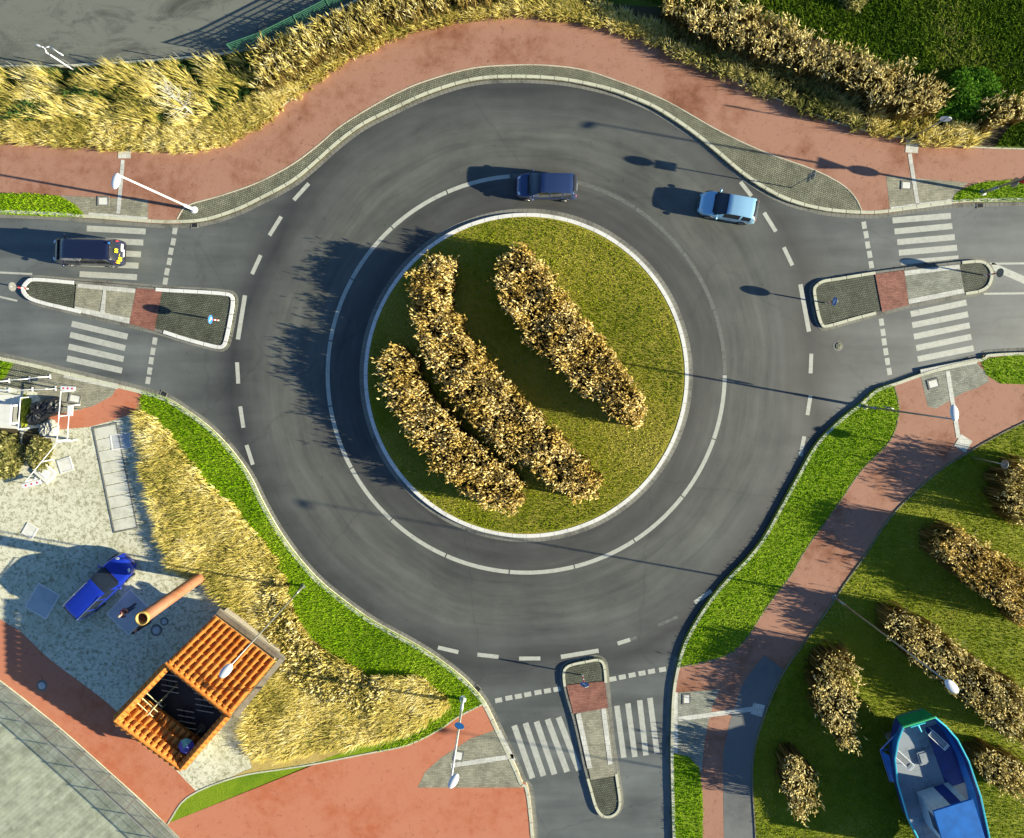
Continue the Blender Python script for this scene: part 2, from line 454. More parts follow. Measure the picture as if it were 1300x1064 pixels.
B_REED2 = blade_mat("pale_reed_plumes", [(0, (.26, .20, .06)), (.3, (.52, .42, .15)), (.7, (.78, .66, .28)), (1, (.92, .82, .45))], trans=0.3)
B_STEM = blade_mat("reed_stems", [(0, (.06, .042, .012)), (.5, (.16, .11, .03)), (1, (.34, .24, .08))], trans=0.1)
B_GREEN = blade_mat("green_leaves", [(0, (.03, .08, .008)), (.5, (.06, .16, .012)), (1, (.13, .27, .03))], trans=0.25)
B_DKGREEN = blade_mat("dark_green_leaves", [(0, (.02, .06, .02)), (.5, (.05, .12, .03)), (1, (.13, .22, .05))], trans=0.2)

GALV = plain("galvanised_steel", (.30, .31, .30), 0.45, 0.6)
WHITE = plain("white_enamel", (.78, .79, .80), 0.35, 0.0, 0.3, var=0.04)
BLACKM = plain("black_rubber", (.02, .02, .02), 0.8)
GLASS = plain("dark_glass", (.012, .016, .024), 0.06, 0.0, 0.6, var=0.2, spec=0.8)
CHROME = plain("chrome", (.6, .6, .6), 0.2, 0.9)
BLUESIGN = plain("blue_sign_face", (.02, .18, .55), 0.4)
REDP_ = plain("red_sign_paint", (.6, .03, .03), 0.4)
YEL = plain("yellow_sign_paint", (.85, .75, .02), 0.4)
TERRA = layered("terracotta_tile", [(.32, .08, .010), (.46, .14, .018), (.60, .22, .04)], 0.5, 3.5, 30, 0.3, 0.01, 0.75,
                blotch=(2.5, 0.58, 0.72, (.28, .09, .03), 0.6))
STUCCO = layered("weathered_wall_cap", [(.10, .085, .06), (.17, .145, .11), (.24, .21, .16)], 0.5, 4, 30, 0.5, 0.02)
COPPER = layered("rusty_orange_pipe", [(.16, .055, .025), (.26, .10, .045), (.34, .15, .08)], 0.4, 1.6, 25, 0.2, 0.01, 0.6)
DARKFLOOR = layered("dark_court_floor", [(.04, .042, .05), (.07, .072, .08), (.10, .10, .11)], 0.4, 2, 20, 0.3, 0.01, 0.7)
GREENM = plain("green_fence_mesh", (.035, .13, .075), 0.6)

# ------------------------------------------------------------------ blades (numpy)
def inpoly(x, y, poly):
    inside = np.zeros(x.shape, bool)
    n = len(poly); j = n - 1
    for i in range(n):
        xi, yi = poly[i]; xj, yj = poly[j]
        c = ((yi > y) != (yj > y)) & (x < (xj - xi) * (y - yi) / (yj - yi + 1e-12) + xi)
        inside ^= c; j = i
    return inside

def sample(poly, dens, clumps=None):
    a = np.array(poly)
    x0, y0 = a.min(0); x1, y1 = a.max(0)
    n = int((x1 - x0) * (y1 - y0) * dens)
    x = rng.uniform(x0, x1, n); y = rng.uniform(y0, y1, n)
    k = inpoly(x, y, poly)
    return x[k], y[k]

def trimesh(name, V, T, shade, mat, parent=None):
    me = bpy.data.meshes.new(name)
    me.vertices.add(len(V)); me.vertices.foreach_set('co', V.astype(np.float32).ravel())
    me.loops.add(T.size); me.loops.foreach_set('vertex_index', T.astype(np.int32).ravel())
    me.polygons.add(len(T))
    me.polygons.foreach_set('loop_start', np.arange(0, T.size, 3, dtype=np.int32))
    me.polygons.foreach_set('loop_total', np.full(len(T), 3, dtype=np.int32))
    me.update(calc_edges=True)
    at = me.attributes.new('shade', 'FLOAT', 'POINT')
    at.data.foreach_set('value', shade.astype(np.float32))
    return link(name, me, mat, parent)

def lownoise(x, y, s, seed=0):
    """cheap smooth value in 0..1"""
    r = np.random.default_rng(seed)
    v = np.zeros_like(x)
    for k in range(6):
        a = r.uniform(0, 2 * np.pi); f = s * r.uniform(0.6, 2.2); ph = r.uniform(0, 6.28)
        v += np.sin((x * np.cos(a) + y * np.sin(a)) * f + ph)
    return 0.5 + 0.5 * np.clip(v / 3.0, -1, 1)

def blade_arrays(x, y, z0, h, lx, ly, wd, shade, curl=0.35):
    """5-vertex arched blades. (lx,ly) horizontal reach of the tip"""
    n = len(x)
    ln = np.hypot(lx, ly) + 1e-6
    # width direction: horizontal, across the reach
    nx, ny = -ly / ln, lx / ln
    V = np.zeros((n, 5, 3))
    b = np.stack([x, y, np.full(n, z0) if np.isscalar(z0) else z0], 1)
    nn = np.stack([nx, ny, np.zeros(n)], 1) * (wd / 2)[:, None]
    mid = b + np.stack([lx * curl, ly * curl, h * 0.68], 1)
    tip = b + np.stack([lx, ly, h], 1)
    V[:, 0] = b - nn; V[:, 1] = b + nn; V[:, 2] = mid - nn * 0.9; V[:, 3] = mid + nn * 0.9; V[:, 4] = tip
    o = np.arange(n)[:, None] * 5
    T = np.concatenate([o + np.array([[0, 1, 3]]), o + np.array([[0, 3, 2]]), o + np.array([[2, 3, 4]])], 0)
    S = np.repeat(shade, 5)
    return V.reshape(-1, 3), T, S

def merge(parts):
    Vs, Ts, Ss = [], [], []
    off = 0
    for V, T, S in parts:
        Vs.append(V); Ts.append(T + off); Ss.append(S); off += len(V)
    return np.concatenate(Vs), np.concatenate(Ts), np.concatenate(Ss)

def lawn(name, wpoly, z, mat, dens=110, h=0.09, wd=0.035, label=None, seed=1, holes=()):
    x, y = sample(wpoly, dens)
    for hp in holes:
        k = ~inpoly(x, y, hp); x, y = x[k], y[k]
    n = len(x)
    a = rng.uniform(0, 2 * np.pi, n)
    hh = h * rng.uniform(0.5, 1.4, n)
    rc = hh * rng.uniform(0.5, 1.5, n)
    sh = np.clip(0.70 * lownoise(x, y, 0.45, seed) + 0.20 * lownoise(x, y, 2.2, seed + 3) + rng.uniform(-.25, .35, n), 0, 1)
    o = trimesh(name, *blade_arrays(x, y, z, hh, rc * np.cos(a), rc * np.sin(a), wd * rng.uniform(.7, 1.3, n), sh), mat)
    tag(o, label, 'grass', kind='stuff')
    return o

def tussocks(name, wpoly, z, mat, per_m2, bl, h, reach, wd, wind=(0, 0), label=None, cat='grass', kind='stuff', seed=5, spread=0.22, hump=True):
    """clumps of arching blades"""
    cx, cy = sample(wpoly, per_m2)
    m = len(cx)
    hs = h * (0.80 + 0.25 * lownoise(cx, cy, 1.1, seed)) * rng.uniform(.85, 1.15, m)
    tone = np.clip(0.35 + 0.5 * (lownoise(cx, cy, 0.9, seed + 1) - .5) + rng.uniform(-.25, .25, m), 0, 1)
    ci = np.repeat(np.arange(m), bl); n = len(ci)
    a = rng.uniform(0, 2 * np.pi, n); rr = spread * np.sqrt(rng.uniform(0, 1, n))
    x = cx[ci] + rr * np.cos(a); y = cy[ci] + rr * np.sin(a)
    q = rng.uniform(.35, 1.1, n)
    lx = (np.cos(a) * reach * q + wind[0] * rng.uniform(.5, 1.2, n)) * hs[ci] / h
    ly = (np.sin(a) * reach * q + wind[1] * rng.uniform(.5, 1.2, n)) * hs[ci] / h
    hh = hs[ci] * rng.uniform(.55, 1.05, n)
    sh = np.clip(tone[ci] + rng.uniform(-.25, .45, n), 0, 1)
    o = trimesh(name, *blade_arrays(x, y, z, hh, lx, ly, wd * rng.uniform(.6, 1.4, n), sh, 0.3), mat)
    tag(o, label, cat, kind=kind)
    return o

def reedbed(name, pxpoly, h, label, z0=0.13, dens=34, mat=None, wind=(-.12, .03), group=None, seed=3, plume=0.29, pw=0.095, zp=None):
    dens = dens * 1.9
    """a planted bed of tall reeds: stems and leaves carry pale plumes"""
    mat = mat or B_REED
    wp = W(smooth_pts(pxpoly, 4, True), 0, zp if zp is not None else h * 0.75)
    root = empty(name, (sum(p[0] for p in wp) / len(wp), sum(p[1] for p in wp) / len(wp), z0))
    ox, oy, oz = root.location
    tag(root, label, 'reed bed', group)
    x, y = sample(wp, dens)
    # ragged outline, thin gaps and lumpy top
    x = x + .45 * (lownoise(x, y, 3.6, seed + 7) - .5); y = y + .45 * (lownoise(x, y, 3.6, seed + 8) - .5)
    g = lownoise(x, y, 2.6, seed)
    k = (g > (0.14 if mat is B_REED2 else 0.03)) | (rng.uniform(0, 1, len(x)) > 0.6)
    x, y, g = x[k], y[k], g[k]
    n = len(x)
    hh = h * (0.84 + 0.18 * lownoise(x, y, 1.7, seed + 1)) * rng.uniform(.82, 1.08, n)
    tall = rng.uniform(0, 1, n) > .90; hh = np.where(tall, hh * rng.uniform(1.08, 1.28, n), hh * .97)
    a = rng.uniform(0, 2 * np.pi, n)
    sp = h * 0.10 * rng.uniform(0, 1.6, n)
    tx = np.cos(a) * sp + wind[0]; ty = np.sin(a) * sp + wind[1]
    X, Y = x - ox, y - oy
    stems = [blade_arrays(X, Y, 0.0, hh, tx, ty, np.full(n, 0.035), rng.uniform(0, 1, n), 0.4)]
    for q in range(2):
        a2 = rng.uniform(0, 2 * np.pi, n); f = rng.uniform(.45, .88, n); re = rng.uniform(.12, .42, n)
        stems.append(blade_arrays(X + rng.uniform(-.08, .08, n), Y + rng.uniform(-.08, .08, n), 0.0, hh * f, np.cos(a2) * re, np.sin(a2) * re,
                                  rng.uniform(.03, .065, n), rng.uniform(0, 1, n), 0.35))
    trimesh('stems', *merge(stems), B_STEM, root)
    # plumes: two crossed pointed leaves with a bend
    parts = []
    for q in range(2):
        a3 = rng.uniform(0, 2 * np.pi, n)
        L = plume * rng.uniform(.6, 1.35, n)
        til = rng.uniform(.25, 1.1, n)
        jx = rng.uniform(-.10, .10, n) * (q > 0); jy = rng.uniform(-.10, .10, n) * (q > 0)
        ln_ = np.sin(til) * L
        bx = X + tx + jx; by = Y + ty + jy; bz = hh - L * 0.5 - rng.uniform(0, .35, n) * q * h * 0.4
        dx = np.cos(a3) * ln_ + wind[0] * .5; dy = np.sin(a3) * ln_ + wind[1] * .5; dz = np.cos(til) * L
        l2 = np.hypot(dx, dy) + 1e-6
        nx, ny = -dy / l2, dx / l2
        wv = pw * rng.uniform(.55, 1.2, n) / 2
        V = np.zeros((n, 6, 3))
        b0 = np.stack([bx, by, bz], 1); t = b0 + np.stack([dx, dy, dz], 1)
        nn = np.stack([nx * wv, ny * wv, np.zeros(n)], 1)
        m1 = b0 * .6 + t * .4; m1[:, 2] += L * .10
        V[:, 0] = b0; V[:, 1] = m1 - nn; V[:, 2] = m1 + nn; V[:, 3] = t
        V[:, 4] = m1 + np.stack([np.zeros(n), np.zeros(n), wv * 1.2], 1); V[:, 5] = m1 - np.stack([np.zeros(n), np.zeros(n), wv * 1.2], 1)
        o = np.arange(n)[:, None] * 6
        T = np.concatenate([o + np.array([[0, 2, 4]]), o + np.array([[0, 4, 1]]), o + np.array([[4, 2, 3]]), o + np.array([[1, 4, 3]]), o + np.array([[0, 5, 3]])], 0)
        s = np.clip(0.58 + 0.45 * (lownoise(x, y, 1.6, seed + 4) - .5) + rng.uniform(-.42, .42, n), 0, 1)
        parts.append((V.reshape(-1, 3), T, np.repeat(s, 6)))
    trimesh('plumes', *merge(parts), mat, root)
    return root

# ------------------------------------------------------------------ ground, road, raised blocks
ZB = 0.130
ground = sheet('ground', [(-160, -160), (160, -160), (160, 160), (-160, 160)], -0.06, GRS_M)
road = sheet('road', W([(-420, 200), (-420, 560), (200, 560), (520, 900), (640, 1400), (900, 1400), (900, 900), (1120, 560), (1720, 560), (1720, 200), (1100, 180), (650, 60), (250, 180)]), 0.0, ASPH)
tag(ground, kind='structure')

# kerb lines (road edge), in photo pixels
K_N = smooth_pts([(-400, 262), (0, 271), (110, 277), (188, 283), (225, 284), (262, 281), (300, 269), (330, 255), (371, 233), (400, 210), (429, 184), (460, 161), (493, 144), (543, 121), (599, 104), (650, 100),
                  (711, 103), (767, 114), (802, 126), (835, 141), (876, 168), (906, 192), (939, 220), (970, 241), (1003, 257), (1046, 268), (1094, 272), (1130, 270), (1206, 259), (1300, 256), (1720, 252)], 6)
K_SW = smooth_pts([(-400, 372), (0, 453), (76, 470), (150, 488), (185, 497), (211, 505), (236, 520), (267, 543), (294, 571), (317, 603), (335, 639), (355, 674), (378, 706), (404, 735), (434, 760), (472, 787), (510, 808),
                   (543, 827), (574, 849), (597, 869), (616, 892), (632, 924), (648, 958), (662, 990), (676, 1040), (700, 1400)], 6)
K_SE = smooth_pts([(1720, 440), (1300, 447), (1244, 455), (1205, 463), (1168, 474), (1140, 484), (1112, 494), (1092, 511), (1061, 536), (1033, 566), (1008, 610), (985, 652), (968, 682), (947, 709), (924, 732), (903, 757), (884, 785), (868, 815),
                   (859, 845), (853, 880), (851, 930), (851, 974), (853, 1050), (862, 1400)], 6)

YARD_POLY = K_SW + [(-400, 1400)]
nb = psheet('north_verge', K_N + [(1720, -500), (-400, -500)], ZB, SOIL, thick=0.2)
sb = psheet('yard', YARD_POLY, ZB, YARD, thick=0.2)
eb = psheet('park_lawn', K_SE + [(1720, 1400)], ZB, GRS, thick=0.2)

def kerb(name, pxline, mat, width=0.22, z=0.155, side=1.0, seg=1.0, gap=0.02, thick=0.2):
    bm = bmesh.new()
    strip(bm, W(pxline), width, z, thick, side, gap, seg)
    o = bmobj(name, bm, mat); tag(o, kind='structure'); return o
kerb('kerb', K_N, KERB, side=1.0, gap=.04)
kerb('kerb', K_SW, KERB, side=-1.0, gap=.04)
kerb('kerb', K_SE, KERB, side=1.0, width=0.2, z=0.165)
# flush dark gutter stones along the road side
for ln, sd_ in ((K_N, -1.0), (K_SW, 1.0)):
    kerb('gutter', ln, KERB_D, width=0.30, z=0.012, side=sd_, seg=0.33, gap=0.015, thick=0.05)
kerb('gutter', [p for p in K_SE if p[0] > 1120], KERB_D, width=0.30, z=0.012, side=-1, seg=0.33, gap=0.015, thick=0.05)
kerb('gutter', [p for p in K_SE if p[1] > 830], KERB_D, width=0.28, z=0.012, side=-1, seg=0.33, gap=0.015, thick=0.05)

# ---- north side
N_RED_TOP = smooth_pts([(-400, 172), (0, 178), (76, 182), (152, 187), (228, 189), (262, 187), (292, 177), (330, 157), (360, 135), (391, 109), (427, 83), (477, 57), (523, 38), (574, 25), (650, 17), (691, 18), (741, 25),
                        (792, 38), (838, 58), (868, 74), (919, 95), (970, 120), (1021, 141), (1072, 160), (1122, 172), (1160, 178), (1198, 184), (1300, 190), (1720, 196)], 5)
n_red = psheet('red_path', N_RED_TOP + K_N[::-1], ZB + .004, RED)
edge = bmesh.new(); strip(edge, W(N_RED_TOP), 0.09, ZB + .03, 0.05, 0, 0.02, 1.0)
tag(bmobj('path_edging', edge, KERB), kind='structure')
COB_TOP = smooth_pts([(226, 279), (239, 262), (279, 250), (320, 236), (350, 222), (376, 207), (405, 185), (432, 162), (470, 138), (505, 119), (541, 104), (599, 88), (650, 84), (691, 84), (741, 90), (792, 107), (825, 120), (856, 135), (914, 168), (970, 194),
                      (1031, 216), (1066, 234), (1084, 251), (1094, 271)], 5)
kn_c = [p for p in K_N if 226 <= p[0] <= 1094]
psheet('cobble_strip', COB_TOP + kn_c[::-1], ZB + .008, COB)
edge = bmesh.new(); strip(edge, W(COB_TOP), 0.07, ZB + .022, 0.03, 0, 0.02, 1.0)
tag(bmobj('path_edging', edge, KERB), kind='structure')
G_NW = [(-400, 238), (0, 245), (40, 246), (76, 249), (96, 260), (111, 276), (60, 275), (0, 272), (-400, 263)]
G_NE = [(1208, 257), (1213, 246), (1224, 239), (1249, 231), (1275, 229), (1300, 229), (1720, 222), (1720, 252), (1300, 256)]
psheet('grass_verge', G_NW, ZB + .012, GRS_B); psheet('grass_verge', G_NE, ZB + .012, GRS_B)
psheet('paved_landing', [(76, 248), (188, 254), (188, 282), (112, 277), (96, 260)], ZB + .008, PAV)
psheet('paved_landing', [(1125, 223), (1229, 232), (1214, 245), (1207, 259), (1130, 269)], ZB + .008, PAV)
psheet('parking_lot', [(-400, 95), (0, 87), (95, 85), (150, 83), (230, 77), (280, 72), (318, 66), (360, 49), (400, 30), (462, 0), (600, -80), (760, -500), (-400, -500)], ZB + .012, LOT)
psheet('meadow', [(760, -500), (700, -60), (770, 5), (850, 10), (960, 20), (1100, 70), (1180, 110), (1290, 150), (1262, 188), (1300, 190), (1720, 196), (1720, -500)], ZB + .012, GRS_M)

# ---- south-west side
SW_LAWN_IN = [(178, 505), (182, 520), (203, 544), (228, 574), (254, 612), (287, 640), (312, 668), (348, 712), (366, 761), (396, 809), (434, 842), (470, 862), (536, 872), (552, 885), (574, 898)]
SW_YEL = smooth_pts([(612, 893), (581, 909), (561, 923), (533, 938), (508, 947), (462, 956), (396, 969), (358, 975), (300, 985), (240, 1010), (214, 1045)], 4)
kl = [p for p in K_SW if 178 <= p[0] and p[1] <= 893]
psheet('grass_verge', [(184, 498)] + kl + [(614, 892)] + SW_YEL + smooth_pts(SW_LAWN_IN[::-1], 3), ZB + .012, GRS_B)
REEDSOIL = [(178, 505), (170, 528), (180, 571), (190, 620), (203, 693), (222, 722), (262, 730), (290, 760), (330, 800), (366, 850), (310, 935), (320, 975), (240, 1010), (358, 975), (462, 956), (548, 928), (590, 900), (560, 872), (470, 855), (396, 809), (348, 712), (254, 612)]
psheet('planting_bed', REEDSOIL, ZB + .008, LITTER)
edge = bmesh.new(); strip(edge, W(SW_YEL), 0.10, ZB + .03, 0.05, 0, 0.02, 1.0)
tag(bmobj('path_edging', edge, KERB), kind='structure')
psheet('red_path', [(614, 893)] + SW_YEL + [(200, 1040), (120, 1100), (120, 1200), (700, 1200)] + [p for p in K_SW[::-1] if 892 < p[1] < 1200], ZB + .004, RED_S)
psheet('paved_landing', [(631, 926), (597, 938), (560, 962), (540, 980), (530, 1000), (662, 1000), (649, 962)], ZB + .008, PAV)
psheet('paved_landing', [(76, 471), (150, 489), (142, 503), (117, 516), (86, 523), (60, 530), (40, 480)], ZB + .008, PAV)
psheet('cobble_strip', [(18, 458), (76, 471), (60, 500), (0, 490), (0, 465)], ZB + .006, COB)
psheet('grass_verge', [(-400, 375), (0, 456), (18, 460), (8, 478), (0, 484), (-400, 420)], ZB + .012, GRS_B)
psheet('red_path', [(150, 488), (184, 498), (180, 512), (175, 523), (146, 533), (114, 542), (79, 545), (60, 545), (60, 528), (86, 523), (117, 516), (142, 503)], ZB + .004, RED_S)
SW_RED2_T = smooth_pts([(-300, 560), (-100, 715), (0, 786), (25, 801), (63, 837), (127, 885), (160, 915), (230, 985), (300, 1060), (420, 1200)], 4)
SW_RED2_B = smooth_pts([(-300, 630), (-100, 790), (0, 863), (49, 901), (90, 935), (129, 970), (200, 1035), (300, 1140), (340, 1200)], 4)
psheet('red_path', SW_RED2_T + SW_RED2_B[::-1], ZB + .006, RED_S)
psheet('striped_paving', SW_RED2_B + [(-300, 1200)], ZB + .008, YARD2)
bm = bmesh.new(); strip(bm, W(SW_RED2_B), 0.22, ZB + .05, 0.1, 0, 0.02, 1.0)
tag(bmobj('kerb', bm, KERB), kind='structure')

# ---- south-east side
SE_STRIP_IN = smooth_pts([(1133, 488), (1139, 511), (1138, 533), (1127, 561), (1092, 597), (1059, 645), (1021, 698), (1003, 729), (970, 773), (945, 812), (919, 832), (881, 842), (861, 846)], 5)
ks = [p for p in K_SE if p[0] <= 1133 and p[1] <= 846]
SE_STRIP = ks + SE_STRIP_IN[::-1]
SE_RED_OUT = smooth_pts([(1720, 400), (1400, 492), (1300, 535), (1249, 561), (1219, 579), (1191, 597), (1148, 635), (1122, 665), (1097, 704), (1072, 739), (1061, 756), (1028, 804), (995, 850), (972, 900), (958, 945), (954, 985), (958, 1060), (965, 1200)], 5)
psheet('red_path', [p for p in K_SE if p[1] < 1200] + SE_RED_OUT[::-1], ZB + .004, RED)
psheet('grass_verge', SE_STRIP, ZB + .012, GRS_B)
G_E = [(1244, 456), (1300, 449), (1720, 442), (1720, 478), (1300, 488), (1270, 487), (1252, 476)]
psheet('grass_verge', G_E, ZB + .012, GRS_B)
psheet('grey_path', smooth_pts([(970, 832), (947, 862), (932, 900), (922, 938), (918, 985), (922, 1200)], 4) + SE_RED_OUT[::-1][:0] + [p for p in SE_RED_OUT[::-1] if p[1] > 846], ZB + .008, GREYPATH)
psheet('paved_landing', [(854, 880), (914, 875), (905, 895), (899, 918), (894, 945), (891, 980), (852, 980)], ZB + .008, PAV_G)
psheet('grass_verge', [(854, 956), (874, 960), (888, 975), (892, 1010), (893, 1200), (862, 1200), (853, 1040)], ZB + .012, GRS_B)
psheet('paved_landing', [(1168, 475), (1239, 459), (1252, 474), (1256, 484), (1240, 493), (1224, 498), (1188, 519), (1178, 516)], ZB + .008, PAV_G)
edge = bmesh.new(); strip(edge, W(SE_STRIP_IN), 0.07, ZB + .03, 0.05, 0, 0.02, 1.0); strip(edge, W(SE_RED_OUT), 0.08, ZB + .05, 0.07, 0, 0.02, 1.0)
tag(bmobj('path_edging', edge, STUCCO), kind='structure')

# ---- central island
ic = P(668, 476.5)
RI = 205.5 / 18.0
def circ(r, n=160): return [(ic.x + r * math.cos(2 * math.pi * i / n), ic.y + r * math.sin(2 * math.pi * i / n)) for i in range(n)]
isl = sheet('island_lawn', circ(RI - 0.1), ZB + .01, GRS_I, thick=0.15)
cl = circ(RI, 200); cl.append(cl[0])
bm = bmesh.new(); strip(bm, cl, 0.26, 0.16, 0.2, 1.0, 0.02, 1.0)
tag(bmobj('island_kerb', bm, KERB_W), kind='structure')
bm = bmesh.new(); strip(bm, cl, 0.34, 0.014, 0.05, -1.0, 0.012, 0.33)
tag(bmobj('gutter', bm, KERB_D), kind='structure')

# ---- splitter islands
def splitter(outer, parts_, wk=.25, mk=KERB_W, gap_=lambda x, y: False):
    o = smooth_pts(outer, 8, True)
    psheet('traffic_island', o, 0.12, COB_D, thick=0.14)
    wl = W(o); wl.append(wl[0])
    fl_ = [gap_(*p_) for p_ in o]; st_ = next((i for i in range(len(o)) if fl_[i - 1] != fl_[i]), 0); n_ = len(o)
    runs = []; cur = [o[st_]]; cf = fl_[st_]
    for k in range(1, n_ + 1):
        i = (st_ + k) % n_
        cur.append(o[i])
        if fl_[i] != cf or k == n_:
            runs.append((cf, cur)); cur = [o[i]]; cf = fl_[i]
    bm = bmesh.new(); bl_ = bmesh.new()
    for f_, r_ in runs:
        if len(r_) < 2: continue
        if f_: strip(bl_, W(r_), wk * .8, 0.138, 0.16, 1.0, 0.03, 1.0)
        else: strip(bm, W(r_), wk, 0.165, 0.18, 1.0, 0.04, 1.0)
    tag(bmobj('kerb', bm, mk), kind='structure')
    if len(bl_.verts): tag(bmobj('dropped_kerb', bl_, KERB_D), kind='structure')
    else: bl_.free()
    bm = bmesh.new(); strip(bm, wl, 0.20, 0.012, 0.05, -1.0, 0.012, 0.5)
    tag(bmobj('gutter', bm, KERB_D), kind='structure')
    for k, (nm, pts, mat) in enumerate(parts_):
        psheet(nm, pts, 0.149 + .004 * k, mat)
def area2(p): return sum(p[i][0] * p[(i + 1) % len(p)][1] - p[(i + 1) % len(p)][0] * p[i][1] for i in range(len(p)))
def orient(p):  # world ccw = pixel area negative -> left side is inside
    return p if area2(p) < 0 else p[::-1]
splitter(orient([(29, 367), (34, 358), (46, 353), (96, 357), (150, 361), (206, 366), (260, 369), (285, 371), (296, 374), (299, 384), (295, 410), (290, 433), (286, 441), (278, 443), (256, 438), (228, 430), (195, 420), (94, 396), (60, 388), (41, 382), (32, 375)]),
         [('paved_landing', [(97, 359), (173, 367), (165, 411), (94, 394)], PAV),
          ('red_crossing', [(173, 366), (206, 368), (196, 420), (164, 411)], REDP),
          ('tactile_strip', [(99, 360), (172, 366.5), (171, 372), (98, 365)], TAC),
          ('tactile_strip', [(95, 389), (165, 404), (164, 411), (94, 395)], TAC),
          ('tactile_strip', [(131, 368), (135, 368), (133, 397), (127, 396)], TAC)], gap_=lambda x, y: 96 < x < 206)
splitter(orient([(1031, 372), (1033, 363), (1043, 356), (1060, 353), (1110, 345), (1148, 340), (1219, 332), (1244, 331), (1255, 338), (1259, 349), (1255, 363), (1244, 371), (1224, 375), (1153, 388), (1120, 397), (1085, 406), (1049, 416), (1041, 413), (1036, 400)]),
         [('paved_landing', [(1148, 343), (1218, 335), (1225, 373), (1154, 386)], PAV_G),
          ('red_crossing', [(1111, 348), (1148, 343), (1154, 387), (1120, 396)], REDP),
          ('tactile_strip', [(1148, 344), (1218, 336), (1219, 341), (1149, 350)], TAC),
          ('tactile_strip', [(1153, 380), (1223, 366), (1224, 372), (1154, 386)], TAC)], .20, KERB, lambda x, y: 1110 < x < 1222)
splitter(orient([(714, 855), (717, 846), (726, 841), (745, 837), (758, 835), (766, 839), (769, 850), (771, 875), (777, 938), (784, 985), (788, 1020), (780, 1034), (766, 1036), (756, 1026), (748, 1000), (740, 970), (729, 920), (717, 878)]),
         [('paved_landing', [(732, 905), (771, 898), (782, 985), (750, 990)], PAV),
          ('red_crossing', [(719, 870), (768, 865), (772, 899), (728, 906)], REDP),
          ('tactile_strip', [(731, 907), (737, 905), (752, 975), (746, 976)], TAC),
          ('tactile_strip', [(763, 900), (769, 899), (778, 970), (772, 971)], TAC)], .17, KERB, lambda x, y: 869 < y < 985)

# ---- tactile paving, covers
def quad_line(a, b, wpx):
    a = Vector(a); b = Vector(b); dd = (b - a).normalized(); n_ = Vector((-dd.y, dd.x)) * wpx / 2
    return [(a + n_)[:], (b + n_)[:], (b - n_)[:], (a - n_)[:]]
for a, b, wd_ in [((112, 273), (187, 279), 6.5), ((150, 271), (156, 203), 5), ((1131, 266), (1208, 256), 6.5), ((1155, 195), (1165, 259), 5), ((1169, 472.5), (1240, 458), 6.5), ((1203, 471), (1217, 556), 5.5),
                  ((857, 879), (857, 956), 6.5), ((861, 913), (957, 900), 6), ((81, 476), (150, 491), 6.5), ((632, 927), (652, 966), 6), ((572, 972), (652, 960), 6)]:
    psheet('tactile_strip', quad_line(a, b, wd_), ZB + .016, TAC)
for c_, s_, r_ in [((158, 193), 16, 0), ((1158, 186), 16, 4), ((1223, 563), 17, 32), ((962, 901), 15, 15)]:
    a = R(r_); q = [(c_[0] + s_ / 2 * (math.cos(a) * i - math.sin(a) * j), c_[1] + s_ / 2 * (math.sin(a) * i + math.cos(a) * j)) for i, j in ((-1, -1), (1, -1), (1, 1), (-1, 1))]
    psheet('tactile_strip', q, ZB + .020, TAC)

# ---- road paint
def marks(name, lst, mat=PAINT, z=0.004, wpx=5.0):
    bm = bmesh.new()
    for m_ in lst:
        a, b = m_[0], m_[1]; ww = m_[2] if len(m_) > 2 else wpx
        q = [P(x, y) for x, y in quad_line(a, b, ww)]
        f = bm.faces.new([bm.verts.new((p.x, p.y, z)) for p in q])
        f.normal_update()
        if f.normal.z < 0: f.normal_flip()
    me = bpy.data.meshes.new(name); bm.to_mesh(me); bm.free()
    o = link(name, me, mat); tag(o, kind='structure'); return o
marks('lane_marking', [((373, 254), (392, 233)), ((342, 299), (357, 275)), ((320, 348), (331, 324)), ((302, 431), (311, 375), 5.5), ((302.5, 487), (301, 460)), ((309, 543), (305, 516)), ((321, 590), (313, 565)),
      ((940, 231), (954, 249)), ((970, 270), (985, 294)), ((995, 314), (1006, 337)), ((1016, 361), (1027, 421), 5.5), ((1030, 449), (1029, 474)), ((1029, 502), (1025, 527)), ((1021, 554), (1016, 579)),
      ((556, 822), (582, 828)), ((606, 831), (633, 834)), ((659, 836), (686, 836)), ((712, 834), (760, 826), 5.5), ((784, 817), (800, 812)), ((882, 765), (903, 750)),
      ((1250, 335), (1420, 333), 2.5), ((1249, 373), (1420, 371), 2.5), ((1258, 337), (1310, 360), 9), ((-60, 343), (41, 348), 2.5), ((-60, 363), (22, 382), 2.5)])
marks('worn_lane_marking', [((835, 794), (860, 783), 4), ((800, 812), (808, 809), 4)], PAINT_W)
gv = []
def gl(pts, ang_pts, l=9, wpx=6):
    dx_, dy_ = ang_pts; L_ = math.hypot(dx_, dy_); dx_ /= L_; dy_ /= L_
    for x, y in pts: gv.append(((x - dx_ * l / 2, y - dy_ * l / 2), (x + dx_ * l / 2, y + dy_ * l / 2), wpx))
gl([(222, 293), (220, 307), (217, 319), (215, 332), (212, 345), (210, 357)], (-12, 64))
gl([(196.5, 433), (194, 446), (192, 458), (190, 471), (188, 483)], (-8, 50))
gl([(1097, 286), (1099.5, 298), (1101.5, 311), (1104, 323), (1106, 336)], (9, 50))
gl([(1119, 409), (1121, 422), (1122.5, 434), (1124.5, 446.5), (1126.6, 459), (1129, 471.6)], (10, 62))
gl([(633, 889), (646, 886), (658, 884), (670, 881.6), (683, 879), (695, 877), (707, 875)], (61, -11))
